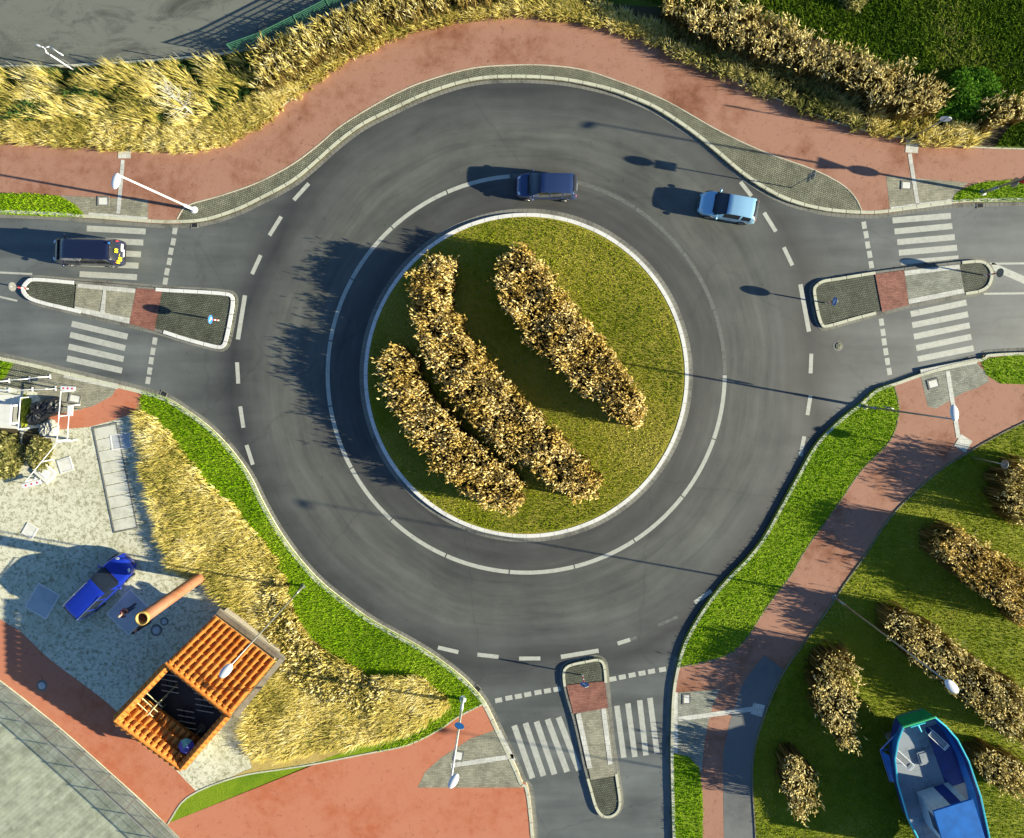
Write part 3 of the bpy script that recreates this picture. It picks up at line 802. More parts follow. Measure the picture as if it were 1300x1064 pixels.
gl([(778, 862), (790, 859.5), (802.4, 857), (815, 854.7), (827, 852.4), (841, 850)], (63, -12))
marks('give_way_line', gv)
marks('zebra_crossing', [((110, 290), (185, 294)), ((108, 304.5), (182, 308)), ((105, 319), (179, 323)), ((103, 334), (176, 337.5)), ((101, 348), (174, 352))], wpx=7.5)
marks('zebra_crossing', [((91, 411), (162, 427.5)), ((89, 425), (159, 442)), ((87, 440), (157, 456)), ((85, 455), (155, 470.6))], wpx=7.5)
marks('zebra_crossing', [((1133, 280), (1207, 274)), ((1135.5, 294), (1209, 287)), ((1139, 307.5), (1212, 301)), ((1141, 321), (1215, 314.5)), ((1144, 334), (1217, 328))], wpx=7.5)
marks('zebra_crossing', [((1156, 399), (1227, 384)), ((1158, 413), (1229, 399)), ((1160, 427.5), (1231, 413)), ((1163, 442), (1233, 427.5)), ((1165, 456), (1236, 442))], wpx=7.5)
marks('zebra_crossing', [((652.7, 921), (676, 988)), ((667, 918), (690, 985)), ((681, 916), (704, 983)), ((695, 913), (720, 980)), ((709, 910.5), (735, 978))], wpx=7.5)
marks('zebra_crossing', [((783, 896), (792, 962)), ((797, 893), (806, 961)), ((812, 889), (820, 959)), ((825, 886), (834, 956))], wpx=7)
# circular line, in slabs
bmA, bmB = bmesh.new(), bmesh.new()
cc = P(668, 475)
starts = list(range(0, 360, 19))
for k in range(19):
    a0 = 360 / 19 * k; a1 = a0 + 360 / 19 - 0.35
    worn = -2 <= a0 <= 88
    rr = 252 / 18.0; hw = 0.14
    bmx = bmB if worn else bmA
    row = []
    for q in range(13):
        t = R(a0 + (a1 - a0) * q / 12)
        row.append([bmx.verts.new((cc.x + r_ * math.cos(t), cc.y + r_ * math.sin(t), 0.004)) for r_ in (rr + hw, rr - hw)])
    for r0, r1 in zip(row[:-1], row[1:]): bmx.faces.new((r0[0], r1[0], r1[1], r0[1]))
tag(bmobj('circular_line', bmA, PAINT), kind='structure'); tag(bmobj('worn_circular_line', bmB, PAINT_W), kind='structure')

LSLAB = layered('worn_slab', [(.36, .36, .27), (.52, .52, .42), (.64, .64, .54)], 0.5, 2, 20, 0.2, 0.01)
# ---- covers and drains
def cover_round(px, py, r, label, z=0.0, m=None):
    c = P(px, py)
    e = empty('manhole_cover', (c.x, c.y, z)); tag(e, label, 'manhole cover')
    bm = bmesh.new(); lathe(bm, (0, 0, 0), [(r * 1.5, -.02), (r * 1.5, .006), (r, .010), (r, -.02)], 28); bmobj('frame', bm, KERB_D, e)
    bm = bmesh.new(); lathe(bm, (0, 0, 0), [(r * .97, -.02), (r * .97, .012), (r * .5, .016), (0.001, .016)], 28)
    bmobj('lid', bm, m or STEELPLATE, e, True)
cover_round(1064, 439, .25, 'round manhole cover in the road below the eastern traffic island', m=COB)
cover_round(55, 869, .26, 'round manhole cover on the red path at the lower left', ZB + .006)
cover_round(200, 799, .28, 'larger round manhole cover beside the orange tiled roof', ZB)
cover_round(210, 788, .20, 'smaller round manhole cover beside the orange tiled roof', ZB)
def cover_sq(px, py, sx, sy, rot, label, z=ZB + .008, m=SLAB, split=0):
    c = P(px, py)
    e = empty('inspection_cover', (c.x, c.y, z), R(rot)); tag(e, label, 'inspection cover')
    sx /= 18; sy /= 18
    bm = bmesh.new()
    fw = 0.09
    for (x, y, a, b) in ((0, sy / 2, sx + fw, fw), (0, -sy / 2, sx + fw, fw), (sx / 2, 0, fw, sy - fw), (-sx / 2, 0, fw, sy - fw)):
        box(bm, (x, y, .012), (a, b, .04))
    bmobj('frame', bm, KERB_D if split != 1 else KERB_W, e)
    n_ = max(1, split)
    for k in range(n_):
        bm = bmesh.new(); ly = (sy - fw) / n_
        box(bm, (0, -sy / 2 + fw / 2 + ly * (k + .5), .008), (sx - fw * 1.3, ly - (.035 if split < 2 else .07), .03), 0, .006)
        bmobj('lid', bm, m, e)
    return e
cover_sq(133, 256, 13, 11, 0, 'square cover in the paving beside the upper left crossing')
cover_sq(1149, 236, 12, 10, -3, 'square cover in the paving beside the upper right crossing')
cover_sq(1183, 487, 13, 11, 15, 'square cover in the paving on the lower side of the right hand crossing')
cover_sq(871, 886, 9, 12, 0, 'upright rectangular cover in the paving by the lower right crossing')
cover_sq(583, 958, 10, 12, -10, 'small cover in the paving by the lower left crossing', m=SLAB)
cover_sq(97, 506, 14, 10, -12, 'small cover in the paving beside the works barriers')
cover_sq(85, 590, 16, 16, 18, 'pale framed square cover on the yard near the works barriers', z=ZB + .002, m=SLAB, split=1)
cover_sq(40, 673, 14, 14, -30, 'pale framed square cover on the yard at the edge of the long shadow', z=ZB + .002, m=SLAB, split=1)
cover_sq(148, 606, 30, 135, 11.5, 'long cover of many pale slabs set in the yard beside the reeds', z=ZB + .002, m=LSLAB, split=9)
cover_sq(166, 776, 38, 42, -44, 'zinc trapdoor cover between the blue car and the orange pipe', z=ZB + .002, m=STEELPLATE, split=1)
cover_sq(56, 762, 30, 34, -30, 'pale trapdoor cover in the shade behind the blue car', z=ZB + .002, m=STEELPLATE, split=1)
cover_sq(155, 560, 24, 18, 8, 'grey plate set in the yard under the tip of the reeds', z=ZB + .004, m=STEELPLATE, split=1)
def drain(px, py, rot, label):
    c = P(px, py); e = empty('drain_grate', (c.x, c.y, 0.013), R(rot)); tag(e, label, 'drain')
    bm = bmesh.new()
    for (x, y, a, b) in ((0, .17, .5, .05), (0, -.17, .5, .05), (.225, 0, .05, .29), (-.225, 0, .05, .29)): box(bm, (x, y, .0), (a, b, .04))
    bmobj('frame', bm, KERB_D, e)
    bm = bmesh.new()
    for k in range(6): box(bm, (-.17 + .068 * k, 0, .002), (.03, .29, .03))
    bmobj('grating', bm, BLACKM, e)
drain(247, 286, 5, 'iron drain in the gutter by the upper left crossing')
drain(208, 500, -25, 'iron drain in the gutter by the tip of the lower left lawn')
drain(1244, 261, 3, 'iron drain in the gutter at the upper right')
drain(606, 874, -45, 'iron drain in the gutter near the lower crossing')

# ------------------------------------------------------------------ planting
lawn('grass', circ(RI - 0.35, 60), ZB + .01, B_ISL, 170, .08, .034, 'short dry grass on the round central island', 2)
lawn('grass', W(SE_STRIP), ZB + .012, B_FRESH, 170, .09, .036, 'bright green grass strip along the right hand kerb', 3)
lawn('grass', W([(184, 500)] + kl[::2] + SW_YEL[:20] + SW_LAWN_IN[::-1]), ZB + .012, B_FRESH, 170, .09, .036, 'bright green grass strip between the kerb and the golden reeds', 4)
for g_, lb in ((G_NW, 'small patch of rough grass by the upper left crossing'), (G_NE, 'small patch of rough grass by the upper right crossing'), (G_E, 'small patch of grass by the right hand crossing'),
               ([(854, 958), (874, 962), (888, 977), (892, 1010), (893, 1100), (862, 1100), (853, 1040)], 'small patch of grass below the lower right crossing'),
               ([(-20, 455), (0, 457), (17, 461), (8, 476), (0, 483), (-20, 483)], 'tiny patch of grass at the left edge beside the cobbles')):
    g2 = [(min(max(x, -30), 1330), y) for x, y in g_]
    lawn('grass', W(g2), ZB + .012, B_FRESH, 150, .09, .038, lb, 5)
parkpoly = [p for p in SE_RED_OUT if p[0] < 1340 and p[1] < 1100]
lawn('grass', W([(1340, 515)] + parkpoly + [(962, 1100), (1340, 1100)]), ZB, B_LAWN, 130, .09, .036, 'mown grass of the park at the lower right', 6)
mead = [(760, -20), (850, 12), (960, 25), (1100, 75), (1180, 112), (1290, 152), (1262, 186), (1330, 188), (1330, -20)]
lawn('grass', W(mead), ZB + .012, B_MEAD, 120, .26, .05, 'dark green meadow at the upper right', 7)
tussocks('grass', W(mead), ZB, B_MEAD, 1.2, 16, .30, .28, .05, (-.05, -.05), label='dark tussocks scattered over the meadow')

# blond feather grass along the north path
NA = [(-20, 154), (60, 148), (150, 152), (220, 156), (255, 150), (290, 137), (330, 118), (400, 80), (470, 45), (560, 14), (620, 0), (650, -6), (700, -8), (770, 6), (850, 32)]
NA2 = [(920, 62), (1000, 82), (1080, 108), (1130, 142), (1180, 150), (1255, 168)]
rt = [p for p in N_RED_TOP if -20 <= p[0] <= 838]
tussocks('feather_grass', W(NA + [(838, 60)] + rt[::-1], 0, .55), ZB, B_FEATH, 18, 24, .6, .42, .045, (-.12, .02), label='blond feather grass in a long band beside the upper red path', seed=5, spread=.3)
rt2 = [p for p in N_RED_TOP if 838 <= p[0] <= 1252]
tussocks('feather_grass', W([(845, 30)] + NA2[:3] + [p for p in rt2 if p[0] < 1095][::-1], 0, .55), ZB, B_TUFT, 9, 20, .85, .48, .045, (-.12, .04), label='olive grey tussock grass beside the upper right red path', seed=6, spread=.3)
tussocks('feather_grass', W([(1095, 118)] + NA2[3:] + [p for p in rt2 if p[0] > 1095][::-1], 0, .55), ZB, B_FEATH, 7, 22, .8, .42, .045, (-.05, .02), label='straw coloured tussocks at the right end of the upper planting', seed=7, spread=.3)
# taller planting behind it
bandW = [(-20, 92), (95, 92), (150, 88), (230, 82), (280, 78), (330, 66), (330, 112), (290, 137), (255, 150), (220, 156), (150, 152), (60, 148), (-20, 154)]
tussocks('ground_cover', W(bandW, 0, .3), ZB, B_DKGREEN, 14, 20, .5, .3, .07, label='dark green leaves under the pale grasses at the upper left', cat='ground cover', seed=8, spread=.3)
tussocks('feather_grass', W(bandW, 0, .6), ZB, B_FEATH, 3.6, 22, 1.0, .42, .045, (-.62, .30), label='tall pale grasses leaning left beside the parking lot', seed=9, spread=.28)
reedbed('reed_bed', [(325, 70), (360, 55), (400, 35), (450, 10), (500, -12), (560, -20), (640, -20), (650, -6), (610, 2), (560, 12), (500, 32), (450, 56), (400, 82), (350, 108), (330, 112)], 1.5,
        'olive and yellow reeds in a curved row beside the green mesh fence', dens=22, mat=B_FEATH, plume=.45, pw=.06, seed=12, wind=(-.15, .2))
reedbed('reed_bed', [(850, -10), (900, -10), (960, 12), (1050, 52), (1100, 72), (1150, 88), (1200, 112), (1195, 140), (1130, 140), (1080, 108), (1000, 82), (920, 58), (850, 22)], 2.0,
        'brown and gold reeds between the dark meadow and the upper right path', dens=24, mat=B_REED2, plume=.34, pw=.085, seed=13, wind=(-.1, .05))
reedbed('reed_bed', [(1250, 132), (1275, 122), (1310, 128), (1310, 150), (1280, 156), (1255, 160)], 1.6, 'small brown reed clump at the right edge below the meadow', dens=24, mat=B_REED2, seed=14)

# central island beds
isg = 'reed beds on the central island'
reedbed('reed_bed', [(487, 455), (500, 440), (520, 447), (532, 466), (548, 500), (575, 530), (605, 562), (640, 590), (664, 612), (664, 640), (645, 650), (612, 636), (570, 608), (535, 568), (505, 527), (488, 487)], 2.1,
        'shortest golden reed bed on the island, at its lower left', group=isg, dens=44, seed=21)
reedbed('reed_bed', [(524, 362), (532, 342), (552, 328), (574, 328), (578, 350), (572, 376), (584, 405), (612, 445), (645, 485), (682, 524), (722, 562), (756, 598), (764, 622), (738, 634), (700, 614), (655, 584), (610, 545), (566, 492), (538, 440), (526, 400)], 2.2,
        'longest golden reed bed, curving through the middle of the island', group=isg, dens=44, seed=22)
reedbed('reed_bed', [(634, 345), (644, 322), (668, 313), (692, 335), (722, 378), (752, 412), (784, 455), (808, 490), (820, 512), (816, 540), (798, 542), (770, 518), (724, 482), (684, 446), (652, 404), (636, 372)], 2.2,
        'widest golden reed bed, on the upper right of the island', group=isg, dens=44, seed=23)
# park beds
pg = 'reed beds in the park lawn'
reedbed('reed_bed', [(1187, 690), (1200, 672), (1225, 674), (1262, 700), (1310, 730), (1310, 800), (1270, 768), (1230, 738), (1196, 712)], 2.4, 'golden reed bed reaching the right edge above the boat', group=pg, dens=36, seed=24)
reedbed('reed_bed', [(1128, 782), (1150, 773), (1185, 797), (1230, 828), (1270, 858), (1310, 884), (1310, 948), (1268, 924), (1222, 888), (1178, 850), (1138, 815)], 2.3, 'pale reed bed beside the blue boat, with gaps in it', group=pg, dens=27, mat=B_REED2, seed=25)
reedbed('reed_bed', [(1037, 860), (1048, 835), (1070, 826), (1087, 840), (1088, 872), (1084, 900), (1091, 930), (1080, 950), (1058, 934), (1040, 900)], 2.3, 'oval pale reed bed standing alone left of the boat', group=pg, dens=27, mat=B_REED2, seed=26)
reedbed('reed_bed', [(1236, 965), (1258, 952), (1300, 968), (1310, 1010), (1270, 1005)], 1.8, 'low brownish reed bed right of the boat', group=pg, dens=26, mat=B_REED2, seed=27)
reedbed('reed_bed', [(996, 975), (1010, 958), (1028, 972), (1040, 1010), (1020, 1040), (1000, 1010)], 2.2, 'reed bed at the bottom beside the bent grey path', group=pg, dens=27, mat=B_REED2, seed=28)
reedbed('reed_bed', [(1272, 605), (1290, 590), (1312, 588), (1312, 668), (1285, 655), (1272, 630)], 2.3, 'dark reed bed at the right edge below the blue sign', group=pg, dens=30, mat=B_REED2, seed=29)

# golden planting of the lower left corner
SWR = [(172, 527), (186, 530), (203, 546), (228, 576), (254, 614), (287, 642), (312, 672), (346, 714), (358, 745), (374, 800), (396, 825), (434, 846), (470, 866), (536, 868), (552, 884), (574, 900), (548, 915), (518, 937), (472, 944), (421, 953), (360, 968),
       (322, 966), (302, 935), (318, 900), (345, 862), (360, 838), (330, 808), (290, 776), (262, 740), (215, 722), (203, 692), (193, 642), (183, 607), (176, 571)]
tussocks('feather_grass', W(SWR, 0, .8), ZB, B_FEATH, 17, 30, .58, .42, .05, (-.36, -.02), label='golden feather grass filling the bed beside the yard and tiled roof', seed=15, spread=.3)
reedbed('reed_bed', [(346, 735), (360, 742), (372, 790), (396, 822), (434, 846), (470, 864), (500, 872), (480, 900), (440, 896), (395, 880), (360, 850), (345, 820), (335, 780)], .62,
        'tan broad leaved reeds between the golden grass and the lower left lawn', dens=34, mat=B_FEATH, plume=.32, pw=.11, seed=30, zp=.6)

# leafy shrubs
def shrub(px, py, rx, ry, h, label, mat=B_GREEN, leaves=2600, seed=1, lsz=.11):
    c = P(px, py, h * .6)
    e = empty('shrub', (c.x, c.y, ZB)); tag(e, label, 'shrub')
    r = np.random.default_rng(seed)
    u = r.normal(size=(leaves, 3)); u /= np.linalg.norm(u, axis=1)[:, None]; u[:, 2] = np.abs(u[:, 2])
    rad = r.uniform(.45, 1.0, leaves) ** .6
    lump = .72 + .4 * lownoise(u[:, 0] * 2.5 + seed, u[:, 1] * 2.5, 2.0, seed)
    p = u * rad[:, None] * lump[:, None] * np.array([rx, ry, h])
    a = r.uniform(0, 6.28, leaves); L = lsz * r.uniform(.6, 1.6, leaves)
    V, T, S = blade_arrays(p[:, 0], p[:, 1], p[:, 2], L * r.uniform(-.2, .9, leaves), L * np.cos(a) * 1.4, L * np.sin(a) * 1.4, L * .7, r.uniform(0, 1, leaves), .5)
    trimesh('foliage', V, T, S, mat, e)
    bm = bmesh.new()
    for k in range(9):
        q = u[k] * np.array([rx, ry, h]) * .6
        tube(bm, (0, 0, 0), q, .04, .012, 5)
    bmobj('branches', bm, plain('twig_bark', (.10, .07, .04), .9), e)
    return e
shrub(1236, 118, 2.0, 2.2, 1.5, 'bright green leafy shrub at the edge of the dark meadow', seed=3, leaves=5000)
shrub(1205, 138, 1.3, 1.0, 1.0, 'low green shrub between the brown reeds and the bright green one', seed=4, leaves=2200)
shrub(865, 8, 1.3, .9, 1.1, 'small bright green shrub at the top edge among the reeds', seed=5, leaves=2200)
shrub(1088, -6, 1.0, 1.0, 1.2, 'brown dry shrub at the top edge of the meadow', B_TUFT, 1800, 6)
shrub(105, 119, 1.7, .8, .9, 'dark green low shrub among the pale grasses, upper left', B_DKGREEN, 2600, 7)
shrub(32, 140, 2.2, .9, .9, 'dark green low shrub at the left edge behind the feather grass', B_DKGREEN, 3000, 8)
shrub(2, 578, 1.35, 1.6, 1.2, 'dry ochre shrub at the left edge of the yard', B_TUFT, 4200, 9)
shrub(48, 576, .9, 1.4, .9, 'grey green bush by the barrier rail in the yard', B_TUFT, 1800, 10, .09)

# bare birch
def birch(px, py, h, label):
    c = P(px, py); e = empty('birch_tree', (c.x, c.y, ZB)); tag(e, label, 'tree')
    bark = plain('birch_bark', (.42, .41, .36), .7, var=.3, scale=12)
    r = random.Random(5)
    bm = bmesh.new()
    tips = [Vector((0, 0, 0))]; p = Vector((0, 0, 0))
    for k in range(7):
        q = p + Vector((r.uniform(-.05, .05), r.uniform(-.05, .05), h / 7)); tube(bm, p, q, .075 * (1 - k / 8), .075 * (1 - (k + 1) / 8), 7); tips.append(q); p = q
    bmobj('trunk', bm, bark, e)
    bm = bmesh.new()
    for k in range(34):
        t = r.uniform(.2, .95); b0 = Vector((0, 0, h * t)); 
        i = min(6, int(t * 7)); b0 = tips[i].lerp(tips[i + 1], t * 7 - i)
        a = r.uniform(0, 6.28); L = (1.25 - t) * r.uniform(.8, 1.7)
        m1 = b0 + Vector((math.cos(a) * L * .5, math.sin(a) * L * .5, L * .45)); e1 = m1 + Vector((math.cos(a + .3) * L * .4, math.sin(a + .3) * L * .4, L * .5))
        tube(bm, b0, m1, .022, .014, 5); tube(bm, m1, e1, .014, .006, 4)
        for s in (-1, 1):
            a2 = a + s * .8; tube(bm, m1, m1 + Vector((math.cos(a2) * L * .35, math.sin(a2) * L * .35, L * .25)), .010, .005, 4)
    bmobj('branches', bm, bark, e)
birch(250, 149, 4.9, 'young bare birch with white branches leaning over the grasses')

# ------------------------------------------------------------------ vehicles
def mat_paint(name, col, coat=1.0, metal=0.2, rough=0.35):
    m, nt, b = newmat(name)
    b.inputs['Base Color'].default_value = (*col, 1)
    b.inputs['Metallic'].default_value = metal; b.inputs['Roughness'].default_value = rough
    b.inputs['Coat Weight'].default_value = coat; b.inputs['Coat Roughness'].default_value = 0.04
    return m
LAMP_W = plain("headlamp_lens", (.75, .80, .85), .15, 0, .8, var=.05)
LAMP_R = plain("tail_lamp_lens", (.55, .02, .02), .2, 0, .8, var=.05)
RIM = plain("alloy_rim", (.45, .46, .47), .35, .8)
TYRE = plain("tyre_rubber", (.018, .018, .018), .85)
PLATE = plain("number_plate", (.8, .8, .75), .4, var=.03)
TRIM = plain("black_trim", (.015, .015, .017), .5)

def interp(prof, x):
    for (x0, z0), (x1, z1) in zip(prof[:-1], prof[1:]):
        if x0 <= x <= x1:
            t = (x - x0) / max(x1 - x0, 1e-9); return z0 + (z1 - z0) * t
    return prof[0][1] if x < prof[0][0] else prof[-1][1]

def make_car(name, loc, heading, L, Wd, top, belt, ws, rw, side_glass, paint, label, cat='car', rails=None, roofbox=None, wheel_r=.32, nose_taper=.30, tail_taper=.12, lower=None):
    """top, belt: profiles over x/L (-.5 tail .. .5 nose); ws, rw: windscreen / rear window x-ranges; side_glass: x-ranges of panes"""
    e = empty(name, loc, heading); tag(e, label, cat, 'cars on and beside the roundabout')
    ks = top; dn = [ks[0]]
    for i in range(len(ks) - 1):           # monotone cubic so that roof and bonnet curve
        def sl(a, b_): return (ks[b_][1] - ks[a][1]) / (ks[b_][0] - ks[a][0])
        d0 = sl(i, i + 1); dl = sl(i - 1, i) if i > 0 else d0; dr = sl(i + 1, i + 2) if i + 2 < len(ks) else d0
        m0 = 0 if dl * d0 <= 0 else 2 * dl * d0 / (dl + d0); m1 = 0 if dr * d0 <= 0 else 2 * dr * d0 / (dr + d0)
        hh_ = ks[i + 1][0] - ks[i][0]
        for q in range(1, 9):
            t = q / 8; dn.append((ks[i][0] + hh_ * t, (2 * t**3 - 3 * t * t + 1) * ks[i][1] + (t**3 - 2 * t * t + t) * hh_ * m0 + (-2 * t**3 + 3 * t * t) * ks[i + 1][1] + (t**3 - t * t) * hh_ * m1))
    top_pts = top; top = dn
    xs = sorted(set([round(v, 4) for v in np.linspace(-.5, .5, 46)] + [p[0] for p in top_pts] + list(ws) + list(rw) + [q for s in side_glass for q in s]))
    xs = [x for i, x in enumerate(xs) if i == 0 or x - xs[i - 1] > .004 or x in ws or x in rw]
    rows = []
    for x in xs:
        zt = interp(top, x); zb = min(interp(belt, x), zt - .03)
        s = max(0, (x - .24) / .26) if x > 0 else max(0, (-x - .36) / .14)
        hw = Wd / 2 * (1 - (nose_taper if x > 0 else tail_taper) * min(1, s) ** 2.6)
        ends = min(1.0, (.5 - abs(x)) / .02)
        cab = max(0, zt - zb)
        wr = hw * .96 - cab * .30
        zbot = .20 + .10 * max(0, (abs(x) - .42) / .08)
        pts = [(hw * .80, zbot), (hw * .97, zbot + .08), (hw, zbot + .30), (hw * .99, zb - .12 if zb - .12 > zbot + .32 else zbot + .33), (hw * .955, zb), (wr, zt - .045 if cab > .12 else zt - .012), (wr * .86, zt - .008), (wr * .45, zt + .012), (0, zt + .018)]
        rows.append([(x * L, y, z) for y, z in pts])
    np_ = len(rows[0])
    body, glass = bmesh.new(), {}
    def inr(xm, rg): return rg[0] <= xm <= rg[1]
    bv = {}
    def V(bm, key, co, cache):
        k = (id(bm), key)
        if k not in cache: cache[k] = bm.verts.new(co)
        return cache[k]
    for sgn in (1, -1):
        for i in range(len(rows) - 1):
            xm = (xs[i] + xs[i + 1]) / 2
            for j in range(np_ - 1):
                q = [(i, j), (i + 1, j), (i + 1, j + 1), (i, j + 1)]
                tgt, nm = body, None
                if j >= 5 and inr(xm, ws): nm = 'windscreen'
                elif j >= 5 and inr(xm, rw): nm = 'rear_window'
                elif j == 4:
                    for k, sg in enumerate(side_glass):
                        if inr(xm, sg): nm = 'side_window_%d_%d' % (sgn, k)
                if nm:
                    tgt = glass.setdefault(nm, bmesh.new())
                vs = []
                for (a, b) in q:
                    co = rows[a][b]; key = (a, b, sgn if co[1] > 1e-6 else 0)
                    vs.append(V(tgt, key, (co[0], co[1] * sgn, co[2]), bv))
                if sgn < 0: vs = vs[::-1]
                try: tgt.faces.new(vs)
                except ValueError: pass
    # close ends and floor
    for i in (0, len(rows) - 1):
        vs = [V(body, (i, j, 1 if rows[i][j][1] > 1e-6 else 0), (rows[i][j][0], rows[i][j][1], rows[i][j][2]), bv) for j in range(np_)]
        vs += [V(body, (i, j, -1), (rows[i][j][0], -rows[i][j][1], rows[i][j][2]), bv) for j in range(np_ - 2, -1, -1)]
        try: body.faces.new(vs)
        except ValueError: pass
    for i in range(len(rows) - 1):
        vs = [V(body, (i, 0, 1), None, bv), V(body, (i + 1, 0, 1), None, bv), V(body, (i + 1, 0, -1), None, bv), V(body, (i, 0, -1), None, bv)]
        try: body.faces.new(vs)
        except ValueError: pass
    bo = bmobj('body', body, paint, e, True)
    for nm, g in glass.items():
        base = 'side_window' if nm.startswith('side') else nm
        bmobj(base, g, GLASS, e, True)
    # wheels
    for sx in (.305, -.30):
        for sy in (1, -1):
            wx, wy = sx * L, sy * (Wd / 2 - .09)
            we = bmesh.new()
            prof = [(wheel_r * .62, -.10), (wheel_r * .93, -.11), (wheel_r, -.07), (wheel_r, .07), (wheel_r * .93, .11), (wheel_r * .62, .10)]
            lathe(we, (0, 0, 0), prof, 24)
            bmesh.ops.transform(we, matrix=Matrix.Translation((wx, wy, wheel_r)) @ Matrix.Rotation(R(90), 4, 'X'), verts=we.verts[:])
            t = bmobj('wheel', we, TYRE, e, True)
            rb = bmesh.new()
            lathe(rb, (0, 0, 0), [(wheel_r * .63, -.09), (wheel_r * .63, .09)], 20, True)
            for k in range(5):
                a = k * 2 * math.pi / 5
                for zz in (.1, -.1): box(rb, (math.cos(a) * wheel_r * .32, math.sin(a) * wheel_r * .32, zz), (wheel_r * .55, .05, .02), a)
            bmesh.ops.transform(rb, matrix=Matrix.Translation((wx, wy, wheel_r)) @ Matrix.Rotation(R(90), 4, 'X'), verts=rb.verts[:])
            bmobj('rim', rb, RIM, t)
            # arch lip
            ab = bmesh.new(); n_ = 12
            for k in range(n_):
                a0, a1 = math.pi * k / n_, math.pi * (k + 1) / n_
                p0 = Vector((wx + math.cos(a0) * (wheel_r + .06), sy * (Wd / 2 + .004), wheel_r + math.sin(a0) * (wheel_r + .06)))
                p1 = Vector((wx + math.cos(a1) * (wheel_r + .06), sy * (Wd / 2 + .004), wheel_r + math.sin(a1) * (wheel_r + .06)))
                tube(ab, p0, p1, .03, .03, 6)
            bmobj('wheel_arch', ab, TRIM, e)
    zt_n = interp(top, .46); 
    for sy in (1, -1):
        b = bmesh.new(); ellipsoid(b, (L * .432, sy * Wd * (.345 - nose_taper * .09), interp(top, .432) - .045), (.19, .10, .055), Matrix.Rotation(sy * R(-38), 4, 'Z')); bmobj('headlight', b, LAMP_W, e, True)
        b = bmesh.new(); ellipsoid(b, (-L * .474, sy * Wd * .385, interp(belt, -.46) - .04), (.07, .075, .18)); bmobj('tail_light', b, LAMP_R, e, True)
        b = bmesh.new(); mx = ws[1] * L - .25
        ellipsoid(b, (mx, sy * (Wd / 2 + .10), interp(belt, ws[1]) + .03), (.07, .12, .08)); tube(b, (mx, sy * (Wd / 2 - .08), interp(belt, ws[1]) - .02), (mx, sy * (Wd / 2 + .05), interp(belt, ws[1]) + .01), .02)
        bmobj('mirror', b, paint, e, True)
        for hx in (ws[0] - .10, ws[0] - .30):
            b = bmesh.new(); box(b, (hx * L, sy * (Wd / 2 * .985), interp(belt, hx) - .16), (.18, .03, .03), 0, .008)
            bmobj('door_handle', b, TRIM, e)
    b = bmesh.new(); box(b, (-L * .5 - .006, 0, .58), (.02, .50, .12), 0, .004); bmobj('number_plate', b, PLATE, e)
    b = bmesh.new(); box(b, (L * .497, 0, .50), (.03, Wd * .5, .14), 0, .01); bmobj('grille', b, TRIM, e)
    b = bmesh.new()
    box(b, (-L * .49, 0, .38), (.10, Wd * .80, .16), 0, .03); bmobj('bumper', b, TRIM, e); b = bmesh.new(); box(b, (L * .478, 0, .30), (.10, Wd * .62, .12), 0, .03); bmobj('bumper', b, TRIM, e)
    b = bmesh.new(); zc = interp(top, ws[1]); box(b, (ws[1] * L + .05, 0, zc + .005), (.11, Wd * .74, .045), 0, .015); bmobj('cowl', b, TRIM, e)
    b = bmesh.new(); box(b, (rw[1] * L + .02, 0, interp(top, rw[1]) + .02), (.10, Wd * .62, .03), 0, .01); bmobj('spoiler', b, TRIM, e)
    for sy in (1, -1):
        b = bmesh.new()
        tube(b, (ws[1] * L + .04, sy * .1, interp(top, ws[1]) + .02), (ws[1] * L - .12, sy * .1 + .55 * (1 if sy > 0 else .9), interp(top, ws[1] - .02) + .035), .010)
        bmobj('wiper', b, TRIM, e)
    if rails:
        for sy in (1, -1):
            b = bmesh.new(); x0, x1 = rails
            zz = [interp(top, x0) + .05, interp(top, x1) + .05]
            tube(b, (x0 * L, sy * Wd * .365, zz[0]), (x1 * L, sy * Wd * .365, zz[1]), .022)
            for x in (x0, (x0 + x1) / 2, x1): tube(b, (x * L, sy * Wd * .365, interp(top, x) - .04), (x * L, sy * Wd * .365, interp(top, x) + .05), .02)
            bmobj('roof_rail', b, CHROME if rails else TRIM, e)
    return e

T_MPV = [(-.5, .62), (-.492, .95), (-.475, 1.20), (-.43, 1.46), (-.36, 1.53), (-.15, 1.57), (.02, 1.55), (.10, 1.49), (.285, 1.03), (.36, .93), (.43, .82), (.475, .68), (.5, .52)]
B_MPV = [(-.5, .60), (-.45, .98), (-.2, .97), (.1, .92), (.28, .90), (.36, .84), (.45, .70), (.5, .48)]
make_car('estate_car', (*P(693, 240).xy, 0), R(179), 4.25, 1.78, T_MPV, B_MPV, (.10, .285), (-.478, -.43), [(-.40, -.27), (-.25, -.06), (-.04, .13)], mat_paint('dark_blue_metallic', (.035, .065, .17), 1.0, .4, .3),
         'dark blue family car driving left along the top of the island')
T_H = [(-.5, .60), (-.492, .92), (-.47, 1.12), (-.41, 1.38), (-.34, 1.45), (-.15, 1.49), (-.02, 1.47), (.06, 1.40), (.25, .99), (.34, .91), (.43, .78), (.475, .64), (.5, .50)]
make_car('hatchback_car', (*P(920, 266).xy, 0), R(169.5), 4.0, 1.75, T_H, B_MPV, (.06, .25), (-.472, -.41), [(-.38, -.22), (-.19, .09)], mat_paint('silver_blue_metallic', (.34, .62, .84), 1.0, .25, .28),
         'silver blue hatchback entering the roundabout at the upper right')
T_V = [(-.5, .60), (-.495, 1.0), (-.485, 1.40), (-.465, 1.80), (-.43, 1.90), (-.1, 1.93), (.16, 1.90), (.22, 1.82), (.36, 1.18), (.42, 1.05), (.47, .86), (.5, .55)]
